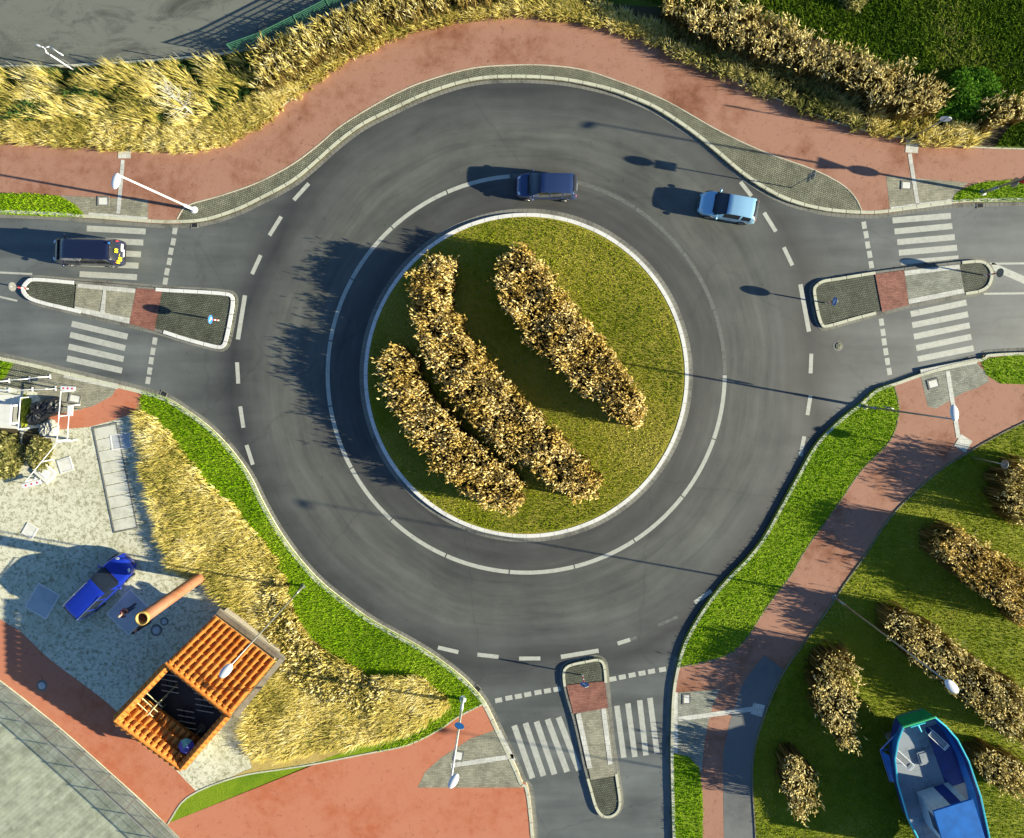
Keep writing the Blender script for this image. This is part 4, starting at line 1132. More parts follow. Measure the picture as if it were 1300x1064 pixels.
B_V = [(-.5, .60), (-.46, 1.12), (.1, 1.08), (.34, 1.02), (.42, .86), (.5, .5)]
van = make_car('police_van', (*P(121, 322).xy, 0), R(178), 4.75, 1.88, T_V, B_V, (.22, .36), (-.488, -.462), [(-.43, -.22), (-.20, .02), (.04, .22)], mat_paint('black_blue_paint', (.010, .014, .045), 1.0, .1, .3),
               'black van with yellow marked rear on the upper left zebra crossing', cat='van', wheel_r=.34, nose_taper=.2)
for (y0, y1, z0, z1, mm_, nm) in ((.30, .62, .75, 1.15, YEL, 'yellow_decal'), (-.20, .12, 1.20, 1.55, YEL, 'yellow_decal'), (.05, .5, .98, 1.06, YEL, 'yellow_decal'), (.55, .82, .95, 1.3, YEL, 'yellow_decal')):
    b = bmesh.new(); x0 = -4.75 * .5
    for k in range(2):
        yy = y0 + (y1 - y0) * k / 2
        vs = [b.verts.new((x0 - .03, yy + .02, z0)), b.verts.new((x0 - .03, yy + (y1 - y0) * .42, z0 + .05)), b.verts.new((x0 - .03 + .02, yy + (y1 - y0) * .42, z1)), b.verts.new((x0 - .03 + .02, yy + .02, z1 - .08))]
        f = b.faces.new(vs[::-1]); r_ = bmesh.ops.extrude_face_region(b, geom=[f]); bmesh.ops.translate(b, vec=(.02, 0, 0), verts=[g for g in r_['geom'] if isinstance(g, bmesh.types.BMVert)])
    bmobj(nm, b, mm_, van)
b = bmesh.new(); box(b, (-2.25, -.45, 1.95), (.10, .10, .12), 0, .02); bmobj('beacon', b, BLUESIGN, van)
b = bmesh.new(); box(b, (-2.40, -.35, .80), (.03, .50, .22), 0, .01); bmobj('reflective_panel', b, PLATE, van)
T_B = [(-.5, .65), (-.494, 1.05), (-.48, 1.40), (-.45, 1.68), (-.38, 1.76), (-.12, 1.80), (.04, 1.77), (.09, 1.71), (.25, 1.20), (.33, 1.08), (.43, .94), (.475, .76), (.5, .55)]
B_B = [(-.5, .62), (-.45, 1.10), (.1, 1.05), (.26, 1.0), (.36, .92), (.46, .76), (.5, .5)]
make_car('parked_estate_car', (*P(141, 737).xy, ZB), R(44.5), 4.85, 1.86, T_B, B_B, (.09, .25), (-.482, -.448), [(-.42, -.27), (-.25, -.06), (-.04, .14)], mat_paint('bright_blue_metallic', (.010, .035, .42), 1.0, .3, .28),
         'bright blue estate car with silver roof rails parked in the shaded yard', rails=(-.44, .02), wheel_r=.35, nose_taper=.34)

# ------------------------------------------------------------------ street lamps and signs
def out_dir(px, py):
    p = P(px, py); return p.normalized()
def street_lamp(px, py, h, label, head='oval', ang=0.0, arm=0.0, z0=ZB, r=.075, mat=None, group='street lamps around the junction', rot=None):
    p = P(px, py); e = empty('street_lamp', (p.x, p.y, z0)); tag(e, label, 'street lamp', group)
    mat = mat or GALV
    b = bmesh.new(); tube(b, (0, 0, 0), (0, 0, 1.3), r * 1.35, r * 1.25, 14); tube(b, (0, 0, 1.3), (0, 0, h), r, r * .6, 14); bmobj('pole', b, mat, e, True)
    b = bmesh.new(); lathe(b, (0, 0, 0), [(r * 3, 0), (r * 3, .03), (r * 1.6, .06), (r * 1.4, .15)], 16); bmobj('base_plate', b, mat, e)
    c, s = math.cos(ang), math.sin(ang)
    if arm > 0:
        b = bmesh.new(); pr = Vector((0, 0, h - .05))
        for k in range(5):
            t = (k + 1) / 5; q = Vector((c * arm * t, s * arm * t, h + .18 * math.sin(t * math.pi / 2))); tube(b, pr, q, .035, .03, 8); pr = q
        bmobj('arm', b, mat, e, True)
    hx = Vector((c * (arm + .38), s * (arm + .38), h + (.18 if arm > 0 else .05)))
    b = bmesh.new(); ellipsoid(b, hx, (.48, .24, .10), Matrix.Rotation(ang, 4, 'Z')); ho = bmobj('lamp_head', b, WHITE, e, True)
    b = bmesh.new(); ellipsoid(b, hx - Vector((0, 0, .055)), (.34, .17, .07), Matrix.Rotation(ang, 4, 'Z')); bmobj('lens', b, LAMP_W, ho, True)
    return e
street_lamp(248, 267, 8.1, 'tall white street lamp on the cobble tip by the upper left crossing', ang=R(258), mat=WHITE, r=.085)
street_lamp(1058, 757, 10.8, 'very tall thin street lamp leaning over the park lawn toward the boat', ang=R(-45), r=.06)
street_lamp(386, 743, 10.7, 'tall thin street lamp whose white head hangs over the tiled roof', ang=R(228), r=.06)
l4 = street_lamp(588, 886, 8.5, 'tall white street lamp on the grass tip beside the lower left crossing', ang=R(60), mat=WHITE, r=.085)
l5 = street_lamp(1097, 516, 8.5, 'street lamp on the right hand grass strip, its curved head over the path', ang=R(100), r=.07)
street_lamp(1246, 245, 7.8, 'street lamp carrying two signs on the grass by the upper right crossing', ang=R(200), r=.08)
street_lamp(1238, 1046, 10.8, 'tall street lamp standing on the lawn beyond the boat', ang=R(180), r=.06)

def disc_sign(e, c, nrm, rad, face, back=GALV, arrow=None, name='sign_plate', sides=28, thick=.03, sy=1.0, off_a=0.0):
    """flat plate: c centre (local), nrm horizontal facing direction"""
    c = Vector(c); nrm = Vector((nrm[0], nrm[1], 0)).normalized(); s = Vector((-nrm.y, nrm.x, 0)); u = Vector((0, 0, 1))
    def ring(bm, r_, off): return [bm.verts.new(c + nrm * off + s * (r_ * math.cos(t)) + u * (r_ * sy * math.sin(t))) for t in [2 * math.pi * (k + .5) / sides + off_a for k in range(sides)]]
    b = bmesh.new(); a1 = ring(b, rad, 0); a2 = ring(b, rad, thick)
    b.faces.new(a1[::-1]); b.faces.new(a2)
    for k in range(sides): b.faces.new((a1[k], a1[(k + 1) % sides], a2[(k + 1) % sides], a2[k]))
    o = bmobj(name, b, back, e)
    b = bmesh.new(); a3 = ring(b, rad * .94, thick + .003); a4 = ring(b, rad * .94, thick + .006)
    b.faces.new(a3[::-1]); b.faces.new(a4)
    for k in range(sides): b.faces.new((a3[k], a3[(k + 1) % sides], a4[(k + 1) % sides], a4[k]))
    f = bmobj('sign_face', b, face, o)
    if arrow:
        b = bmesh.new()
        def pt(x, y, off=thick + .009): return b.verts.new(c + nrm * off + s * x * rad + u * y * rad)
        # diagonal arrow pointing down to the side
        d1 = Vector((.7, -.7)); n1 = Vector((.7, .7))
        def q(a, bb): v = d1 * a + n1 * bb; return pt(v.x * (1 if arrow > 0 else -1), v.y)
        b.faces.new([q(-.6, -.12), q(.15, -.12), q(.15, -.38), q(.68, 0), q(.15, .38), q(.15, .12), q(-.6, .12)])
        bmobj('arrow', b, WHITE, o)
    return o

def sign_post(px, py, h, label, r=.035, z0=ZB, cat='road sign', mat=None, name='road_sign'):
    p = P(px, py); e = empty(name, (p.x, p.y, z0)); tag(e, label, cat)
    b = bmesh.new(); tube(b, (0, 0, 0), (0, 0, h), r, r, 10); bmobj('post', b, mat or GALV, e, True)
    return e
def keepsign(px, py, nrm, label, arrow=1, z0=.15, face=BLUESIGN):
    p = P(px, py); e = empty('keep_right_sign', (p.x, p.y, z0)); tag(e, label, 'road sign', 'keep right signs on the traffic islands')
    for k in range(4):
        b = bmesh.new(); tube(b, (0, 0, .22 * k), (0, 0, .22 * (k + 1)), .05, .05, 12); bmobj('post_band', b, REDP_ if k % 2 else WHITE, e, True)
    b = bmesh.new(); tube(b, (0, 0, .88), (0, 0, 1.55), .03, .03, 10); bmobj('post', b, GALV, e, True)
    disc_sign(e, (nrm[0] * .035, nrm[1] * .035, 1.27), nrm, .31, face, arrow=arrow)
    return e
keepsign(279, 407, (1, -.1), 'blue keep right disc on the left traffic island, nearest the roundabout')
keepsign(38, 367, (-1, 0), 'pale backed sign at the rounded outer end of the left traffic island')
keepsign(1047, 385, (-1, .1), 'blue keep right disc on the right traffic island, nearest the roundabout')
keepsign(1248, 350, (1, 0), 'dark disc sign at the rounded outer end of the right traffic island')
keepsign(739, 856, (.1, 1), 'blue and white sign on the lower traffic island, nearest the roundabout')

# signs mounted on poles: each sign is its own thing with a bracket
def hung_sign(kind, px, py, z, nrm, label, **kw):
    p = P(px, py); e = empty('hanging_sign', (p.x, p.y, z + ZB)); tag(e, label, 'road sign')
    n_ = Vector((nrm[0], nrm[1], 0)).normalized()
    b = bmesh.new(); box(b, (n_.x * .10, n_.y * .10, 0), (.10, .10, .05)); bmobj('bracket', b, GALV, e)
    c0 = (n_.x * .14, n_.y * .14, 0)
    if kind == 'disc': disc_sign(e, c0, nrm, .33, BLUESIGN)
    if kind == 'tri':
        disc_sign(e, c0, nrm, .50, WHITE, back=REDP_, sides=3, off_a=R(-30))
    if kind == 'rect':
        disc_sign(e, c0, nrm, .36, BLUESIGN, sides=4, sy=.75)
    return e
hung_sign('disc', 1246, 245, 2.5, (1, -.18), 'round sign mounted low on the street lamp by the upper right crossing')
hung_sign('tri', 1246, 245, 3.2, (1, -.18), 'triangular sign above the round one on the upper right street lamp')
hung_sign('disc', 1097, 516, 2.5, (0.3, .9), 'small round sign on the lamp pole in the right hand grass strip')
s = sign_post(1003, 239, 3.3, 'grey sign post on the cobbles by the upper right kerb with disc and square plates')
disc_sign(s, (.04, 0, 3.0), (1, -.18), .31, BLUESIGN); disc_sign(s, (.04, 0, 2.45), (1, -.18), .42, BLUESIGN, sides=4, sy=.75)
s = sign_post(1231, 580, 3.0, 'thin post with a blue disc on the park lawn beside the crossing')
disc_sign(s, (.04, 0, 2.8), (1, -.18), .30, BLUESIGN)
s = sign_post(1153, 177, 3.8, 'thin grey post with a white sign edge rising through the tussocks, upper right')
disc_sign(s, (.04, 0, 3.45), (.3, .95), .33, WHITE, back=WHITE)
s = hung_sign('disc', 588, 886, 3.3, (.3, .95), 'small round sign on the white lamp pole by the lower left crossing')

# forked lamp beside the parking lot
p = P(98, 92); e = empty('floodlight_post', (p.x, p.y, ZB)); tag(e, 'white forked lamp post at the edge of the parking lot', 'street lamp')
b = bmesh.new(); tube(b, (0, 0, 0), (0, 0, 2.7), .06, .045, 12); bmobj('pole', b, WHITE, e, True)
b = bmesh.new()
dv = Vector((.55, .05, 0))
pts_ = [Vector((0, 0, 2.6)), Vector((-.05, .25, 2.75)), Vector((.35, .30, 2.8)), Vector((.95, -.12, 2.75))]
for a_, b_ in zip(pts_[:-1], pts_[1:]): tube(b, a_, b_, .035, .03, 8)
tube(b, Vector((-.05, .25, 2.75)), Vector((-.30, .34, 2.8)), .035, .03, 8)
bmobj('fork', b, WHITE, e, True)
for (c_, a_) in (((1.0, -.15, 2.72), R(-30)), ((-.42, .38, 2.78), R(160))):
    b = bmesh.new(); ellipsoid(b, c_, (.22, .07, .05), Matrix.Rotation(a_, 4, 'Z')); bmobj('lamp_head', b, WHITE, e, True)

# ------------------------------------------------------------------ fences
def fence(name, pxline, h, label, post_every, mat, wires, mesh_gap, wire_r=.008, post_r=.03, rails=(1.0,), z0=ZB, slats=None):
    wl = [Vector((x, y, 0)) for x, y in W(pxline)]
    e = empty(name, (wl[0].x, wl[0].y, z0)); tag(e, label, 'fence')
    o = wl[0].copy(); wl = [p - o for p in wl]
    Ls = [0]
    for a, b in zip(wl[:-1], wl[1:]): Ls.append(Ls[-1] + (b - a).length)
    def at(s):
        for i in range(len(wl) - 1):
            if s <= Ls[i + 1] + 1e-6: return wl[i].lerp(wl[i + 1], (s - Ls[i]) / (Ls[i + 1] - Ls[i]))
        return wl[-1]
    n_ = max(1, round(Ls[-1] / post_every))
    for k in range(n_ + 1):
        p_ = at(Ls[-1] * k / n_); b = bmesh.new(); tube(b, p_, p_ + Vector((0, 0, h + .06)), post_r, post_r, 8); bmobj('post', b, mat, e)
    for k in range(n_):
        s0, s1 = Ls[-1] * k / n_, Ls[-1] * (k + 1) / n_
        p0, p1 = at(s0), at(s1); dd = (p1 - p0).normalized(); nn = Vector((-dd.y, dd.x, 0)) * (post_r + .012)
        p0 = p0 + nn; p1 = p1 + nn
        b = bmesh.new()
        for rz in rails: tube(b, p0 + Vector((0, 0, h * rz)), p1 + Vector((0, 0, h * rz)), .02, .02, 6)
        for q in range(wires):
            z = .08 + (h - .12) * q / max(1, wires - 1); 
            m1 = (p0 + p1) / 2 + Vector((0, 0, z)); ln = (p1 - p0).length
            box(b, m1, (ln, .006, slats or wire_r * 2), math.atan2(dd.y, dd.x))
        m = int((p1 - p0).length / mesh_gap)
        for q in range(m):
            a_ = p0.lerp(p1, (q + .5) / m); box(b, a_ + Vector((0, 0, h / 2 + .03)), (wire_r * 2, wire_r * 2, h - .08), math.atan2(dd.y, dd.x))
        bmobj('mesh_panel', b, mat, e)
    return e
fence('mesh_fence', [(302, 72), (330, 64), (370, 44), (410, 24), (470, -8), (540, -45)], 1.5, 'green mesh fence on the right side of the parking lot', 2.4, GREENM, 9, .12, slats=.06, post_r=.035)
fence('wire_fence', [(302, 72), (280, 74), (230, 79), (150, 85), (58, 89), (-40, 92)], 1.2, 'thin wire fence along the lower edge of the parking lot', 4.2, GALV, 3, 6.0, wire_r=.004, rails=(), post_r=.03)
bm = bmesh.new(); strip(bm, W([(-400, 92), (0, 87), (95, 86), (150, 83), (230, 77), (280, 72), (318, 66), (360, 49), (400, 30), (462, 0), (560, -55)]), 0.15, ZB + .22, 0.3, 0, 0.015, 1.0)
wl_ = bmobj('low_wall', bm, KERB); tag(wl_, 'low pale retaining wall edging the parking lot', 'wall')
fence('panel_fence', [(-130, 768), (-60, 820), (0, 862), (40, 893), (80, 925), (130, 969), (175, 1010), (240, 1070), (300, 1130)], 1.4, 'grey steel panel fence beside the red path at the lower left', 2.4, GALV, 5, .085, wire_r=.006, post_r=.035, rails=(1.0, .5))

# ------------------------------------------------------------------ rusty standing pipe
p = P(257, 731); e = empty('chimney_pipe', (p.x, p.y, ZB)); tag(e, 'tall open topped copper coloured pipe standing beside the golden grass', 'chimney')
b = bmesh.new(); lathe(b, (0, 0, 0), [(.36, 0), (.36, 6.7), (.33, 6.7), (.33, 3.0)], 32); bmobj('shaft', b, COPPER, e, True)
b = bmesh.new(); lathe(b, (0, 0, 0), [(.361, 6.55), (.40, 6.56), (.40, 6.74), (.32, 6.74), (.32, 6.5)], 32); bmobj('top_ring', b, YEL if False else plain('ochre_ring', (.5, .33, .09), .6), e, True)
b = bmesh.new(); lathe(b, (0, 0, 0), [(.001, 3.0), (.34, 3.0)], 24); bmobj('inner_plug', b, BLACKM, e)
b = bmesh.new(); lathe(b, (0, 0, 0), [(.55, 0), (.55, .05), (.38, .06)], 24); bmobj('foot_ring', b, KERB, e)

# ------------------------------------------------------------------ tiled courtyard building
def tiled_building():
    A = P(273, 781, 2.1); B = P(350, 839, 2.1); Dd = P(142, 913, 2.6); Cc = P(231, 980, 1.9)
    z0 = ZB
    e = empty('courtyard_building', ((A.x + Cc.x) / 2, (A.y + Cc.y) / 2, z0)); o = Vector(e.location)
    tag(e, 'small walled building with an orange tiled roof around a dark open court', 'building')
    def bl(u, v):
        p_ = A * (1 - u) * (1 - v) + B * u * (1 - v) + Cc * u * v + Dd * (1 - u) * v
        return Vector((p_.x, p_.y, 0)) - Vector((o.x, o.y, 0))
    def X(u, v, z): q = bl(u, v); return Vector((q.x, q.y, z))
    VR, VS = .33, .80
    ZR = 3.8
    zout = lambda u: 2.5 + (1.8 - 2.5) * u                     # height of the low end
    WALLM = layered("render_wall", [(.22, .20, .15), (.32, .29, .22), (.40, .36, .29)], .4, 3, 25, .4, .01)
    def wall(u0, v0, u1, v1, za, zb, th=.22, nm='wall'):
        a_ = bl(u0, v0); b_ = bl(u1, v1); dd = (b_ - a_).normalized(); nn = Vector((-dd.y, dd.x, 0)) * th / 2
        b = bmesh.new()
        vs = [b.verts.new(q) for q in (a_ - nn, b_ - nn, b_ + nn, a_ + nn)]
        vt = [b.verts.new(q) for q in (a_ - nn + Vector((0, 0, za)), b_ - nn + Vector((0, 0, zb)), b_ + nn + Vector((0, 0, zb)), a_ + nn + Vector((0, 0, za)))]
        b.faces.new(vs[::-1]); b.faces.new(vt)
        for k in range(4): b.faces.new((vs[k], vs[(k + 1) % 4], vt[(k + 1) % 4], vt[k]))
        return bmobj(nm, b, WALLM, e)
    mg = .035
    wall(mg, .02, 1 - mg, .02, 1.95, 1.95); wall(mg, .03, mg, VR, 1.95, ZR - .12); wall(mg, VR, mg, .97, ZR - .12, zout(0) - .05)
    wall(1 - mg, .03, 1 - mg, VR, 1.95, ZR - .12); wall(1 - mg, VR, 1 - mg, .97, ZR - .12, zout(1) - .05)
    b_ = wall(mg, .975, 1 - mg, .975, zout(0) - .05, zout(1) - .05)
    wall(.06, VR - .01, .94, VR - .01, ZR - .15, ZR - .15)
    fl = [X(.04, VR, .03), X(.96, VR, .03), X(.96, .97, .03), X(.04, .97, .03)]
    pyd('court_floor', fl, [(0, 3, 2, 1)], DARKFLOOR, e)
    def field(name, u0, u1, v0, v1, zf, cols, rows_, flip=False, edge=None):
        """barrel tiles; each course overlaps the one below, the hollow lower ends stay open"""
        b = bmesh.new()
        deck = [X(u0, v0, zf(u0, 0) - .06), X(u1, v0, zf(u1, 0) - .06), X(u1, v1, zf(u1, 1) - .06), X(u0, v1, zf(u0, 1) - .06)]
        dv_ = [b.verts.new(q) for q in deck]; dl = [b.verts.new(q - Vector((0, 0, .07))) for q in deck]
        b.faces.new(dv_[::-1]); b.faces.new(dl)
        for k in range(4): b.faces.new((dv_[k], dl[k], dl[(k + 1) % 4], dv_[(k + 1) % 4]))
        wcol = (X(u1, v0, 0) - X(u0, v0, 0)).length / cols
        side_ = (X(u1, v0, 0) - X(u0, v0, 0)).normalized()
        for c in range(cols):
            for r_ in range(rows_):
                t0, t1 = r_ / rows_, (r_ + 1) / rows_
                if flip: t0, t1 = t1, t0
                jit = random.uniform(-.015, .015); dzz = random.uniform(-.012, .012)
                uc = u0 + (u1 - u0) * (c + .5) / cols
                hi_ = X(uc, v0 + (v1 - v0) * t0, zf(uc, t0)); lo_ = X(uc, v0 + (v1 - v0) * t1, zf(uc, t1))
                dd = (lo_ - hi_).normalized(); up = side_.cross(dd)
                if up.z < 0: up = -up
                hi_ = hi_ - up * .02; lo_ = lo_ + dd * .06 + up * (.15 + dzz)
                r0_, r1_ = wcol * .22, wcol * .44
                n8 = 9; ra, rb, ia, ib = [], [], [], []
                for k in range(n8):
                    th = math.pi * k / (n8 - 1); off = side_ * math.cos(th) + up * math.sin(th)
                    ra.append(b.verts.new(hi_ + off * r0_ + side_ * jit)); rb.append(b.verts.new(lo_ + off * r1_ + side_ * jit))
                    ib.append(b.verts.new(lo_ + off * (r1_ - .022) + side_ * jit)); ia.append(b.verts.new(hi_ + off * (r0_ - .022) + side_ * jit))
                for k in range(n8 - 1):
                    b.faces.new((ra[k], ra[k + 1], rb[k + 1], rb[k])); b.faces.new((rb[k], rb[k + 1], ib[k + 1], ib[k])); b.faces.new((ib[k], ib[k + 1], ia[k + 1], ia[k]))
                if c < cols - 1:
                    up_ = u0 + (u1 - u0) * (c + 1) / cols
                    h2 = X(up_, v0 + (v1 - v0) * t0, zf(up_, t0)) - up * .03; l2 = X(up_, v0 + (v1 - v0) * t1, zf(up_, t1)) + dd * .03 + up * .02
                    qq = []
                    for k in range(5):
                        th = math.pi * (1 + k / 4); off = side_ * math.cos(th) * wcol * .40 + up * (math.sin(th) * wcol * .2 + .05)
                        qq.append((b.verts.new(h2 + off), b.verts.new(l2 + off)))
                    for k in range(4): b.faces.new((qq[k][0], qq[k + 1][0], qq[k + 1][1], qq[k][1]))
                    b.faces.new([q_[1] for q_ in qq])
        return bmobj(name, b, TERRA, e)
    field('roof', 0.0, 1.0, 0.0, VR, lambda u, t: 2.1 + (ZR - 2.1) * t, 12, 7, flip=True)
    field('lean_to_roof', 0.03, .97, VS, .97, lambda u, t: zout(u) - .62 * (1 - t), 12, 3, flip=True)
    def caps(u0, v0, u1, v1, za, zb, n_, r_=.15):
        b = bmesh.new(); p0, p1 = X(u0, v0, za), X(u1, v1, zb)
        dd = (p1 - p0).normalized(); side_ = Vector((-dd.y, dd.x, 0)).normalized(); up = Vector((0, 0, 1))
        for row in (-1, 1):
            for k in range(n_):
                a_ = p0.lerp(p1, k / n_); b_ = p0.lerp(p1, (k + 1.12) / n_); m_ = (a_ + b_) / 2; L2 = r_ * 1.9
                s0 = m_ + Vector((0, 0, .05)); s1 = m_ + side_ * row * L2 - Vector((0, 0, .06)); rr_ = (p1 - p0).length / n_ * .42
                va, vb = [], []
                for q in range(7):
                    th = math.pi * q / 6; off = dd * math.cos(th) * rr_ + up * math.sin(th) * rr_ * .8
                    va.append(b.verts.new(s0 + off)); vb.append(b.verts.new(s1 + off))
                for q in range(6): b.faces.new((va[q], va[q + 1], vb[q + 1], vb[q]))
                b.faces.new(vb)
        for k in range(n_):
            a_ = p0.lerp(p1, k / n_) + Vector((0, 0, .06)); b_ = p0.lerp(p1, (k + 1.1) / n_) + Vector((0, 0, .10))
            va, vb = [], []
            for q in range(7):
                th = math.pi * q / 6; off = side_ * math.cos(th) + up * math.sin(th)
                va.append(b.verts.new(a_ + off * .10)); vb.append(b.verts.new(b_ + off * .14))
            for q in range(6): b.faces.new((va[q], va[q + 1], vb[q + 1], vb[q]))
            b.faces.new(vb)
        return bmobj('coping', b, TERRA, e)
    caps(mg, VR + .02, mg, .97, ZR, zout(0) + .05, 12); caps(1 - mg, VR + .02, 1 - mg, .97, ZR, zout(1) + .05, 12)
    caps(mg, .975, 1 - mg, .975, zout(0) + .05, zout(1) + .05, 12); caps(.0, VR, 1.0, VR, ZR + .05, ZR + .05, 12, .12)
    b = bmesh.new()
    for (u0, v0, u1, v1, za, zb) in ((1.05, -.04, 1.05, VR, 1.9, ZR - .12), (-.01, -.030, 1.07, -.030, 1.95, 1.95)):
        a_, b2 = X(u0, v0, za), X(u1, v1, zb); dd = (b2 - a_).normalized(); nn = Vector((-dd.y, dd.x, 0)).normalized() * .17
        t_ = [a_ - nn, b2 - nn, b2 + nn, a_ + nn]; vs = [b.verts.new(q) for q in t_]; vd = [b.verts.new(q - Vector((0, 0, .22))) for q in t_]
        b.faces.new(vs); b.faces.new(vd[::-1])
        for k in range(4): b.faces.new((vs[k], vs[(k + 1) % 4], vd[(k + 1) % 4], vd[k]))
    bmobj('stone_verge', b, STUCCO, e)
    b = bmesh.new(); a_ = bl(.35, VR + .012); dd = (bl(.5, VR + .012) - a_).normalized()
    box(b, a_ + Vector((0, 0, 1.05)), (.95, .08, 2.1), math.atan2(dd.y, dd.x), .01); bmobj('door', b, plain('dark_door', (.05, .035, .02), .6), e)
    return e, bl, o
bld, bl_, bo_ = tiled_building()

# things inside the court
def in_court(px, py, h): q = P(px, py, h + .16); return (q.x, q.y, .16)
c0 = in_court(236, 948, 2.0)
e = empty('parasol', c0); tag(e, 'violet and turquoise parasol in the corner of the dark court', 'parasol')
b = bmesh.new(); tube(b, (0, 0, 0), (0, 0, 2.2), .025, .02, 8); bmobj('pole', b, WHITE, e)
b = bmesh.new(); lathe(b, (0, 0, 0), [(.30, 0), (.30, .06), (.05, .1)], 16); bmobj('base', b, KERB_D, e)
VIO = plain('violet_canvas', (.10, .10, .42), .8); TUR = plain('turquoise_canvas', (.20, .50, .42), .8)
for k in range(8):
    b = bmesh.new(); a0, a1 = k * math.pi / 4, (k + 1) * math.pi / 4
    t = b.verts.new((0, 0, 2.25)); v0 = b.verts.new((.55 * math.cos(a0), .55 * math.sin(a0), 1.95)); v1 = b.verts.new((.55 * math.cos(a1), .55 * math.sin(a1), 1.95))
    u0 = b.verts.new((0, 0, 2.23)); w0 = b.verts.new((.55 * math.cos(a0), .55 * math.sin(a0), 1.93)); w1 = b.verts.new((.55 * math.cos(a1), .55 * math.sin(a1), 1.93))
    b.faces.new((t, v0, v1)); b.faces.new((u0, w1, w0)); b.faces.new((v0, w0, w1, v1)); b.faces.new((t, u0, w0, v0)); b.faces.new((t, v1, w1, u0))
    bmobj('canopy_panel', b, TUR if k in (1, 2) else VIO, e)
c0 = in_court(188, 893, 2.2)
YM = plain('pale_yellow_steel', (.75, .72, .42), .4)
dq = (bl_(1, .7) - bl_(0, .7)).normalized(); an = math.atan2(dq.y, dq.x)
e = empty('drying_rack', (c0[0], c0[1], .16), an); tag(e, 'pale yellow tubular rack in the left corner of the dark court', 'rack')
b = bmesh.new()
for y in (-.45, 0, .45): tube(b, (-.75, y, 2.2), (.85, y, 2.2), .03, .03, 6)
for x in (-.6, .5): tube(b, (x, -.6, 2.24), (x, .6, 2.24), .03, .03, 6)
bmobj('top_bars', b, YM, e)
for x in (-.6, .5):
    for y in (-.55, .55):
        b = bmesh.new(); tube(b, (x, y, 0), (x, y, 2.22), .03, .03, 6); bmobj('leg', b, YM, e)
c0 = in_court(196, 908, .9)
e = empty('garden_chair', (c0[0], c0[1], .16), an + .6); tag(e, 'white tubular chair beside the yellow rack in the dark court', 'chair')
b = bmesh.new(); box(b, (0, 0, .45), (.5, .5, .03), 0, .01); bmobj('seat', b, STEELPLATE, e)
b = bmesh.new(); tube(b, (-.27, -.25, .45), (-.4, -.25, 1.0), .02); tube(b, (-.27, .25, .45), (-.4, .25, 1.0), .02); tube(b, (-.4, -.26, 1.0), (-.4, .26, 1.0), .02); bmobj('backrest', b, YM, e)
for x in (-.24, .24):
    for y in (-.24, .24):
        b = bmesh.new(); tube(b, (x, y, 0), (x, y, .45), .02); bmobj('leg', b, YM, e)
def bench(u, v, label):  # added pale slats that stand for streaks of sunlight in the court
    c0 = in_court(u, v, .45); e = empty('sun_streak_slats', (c0[0], c0[1], .16), R(-10)); tag(e, label, 'bench', 'sun streak slats in the dark court')
    for k in range(4):
        b = bmesh.new(); box(b, (-.12 * k, .38 * k - .57, .45), (1.2, .05, .04), 0, .008); bmobj('slat', b, SLAB, e)
    b = bmesh.new(); box(b, (-.35, 0, .38), (.06, 1.4, .05), R(17)); box(b, (.1, 0, .38), (.06, 1.4, .05), R(17)); bmobj('frame', b, TRIM, e)
    for (x, y) in ((-.5, .55), (-.1, .55), (.0, -.55), (.3, -.55)):
        b = bmesh.new(); tube(b, (x, y, 0), (x, y, .36), .03); bmobj('leg', b, TRIM, e)
bench(218, 868, 'pale slats standing for sun streaks in the court, nearest the tiled roof'); bench(262, 893, 'pale slats standing for sun streaks at the right side of the court'); bench(240, 914, 'pale slats standing for sun streaks in the middle of the court')

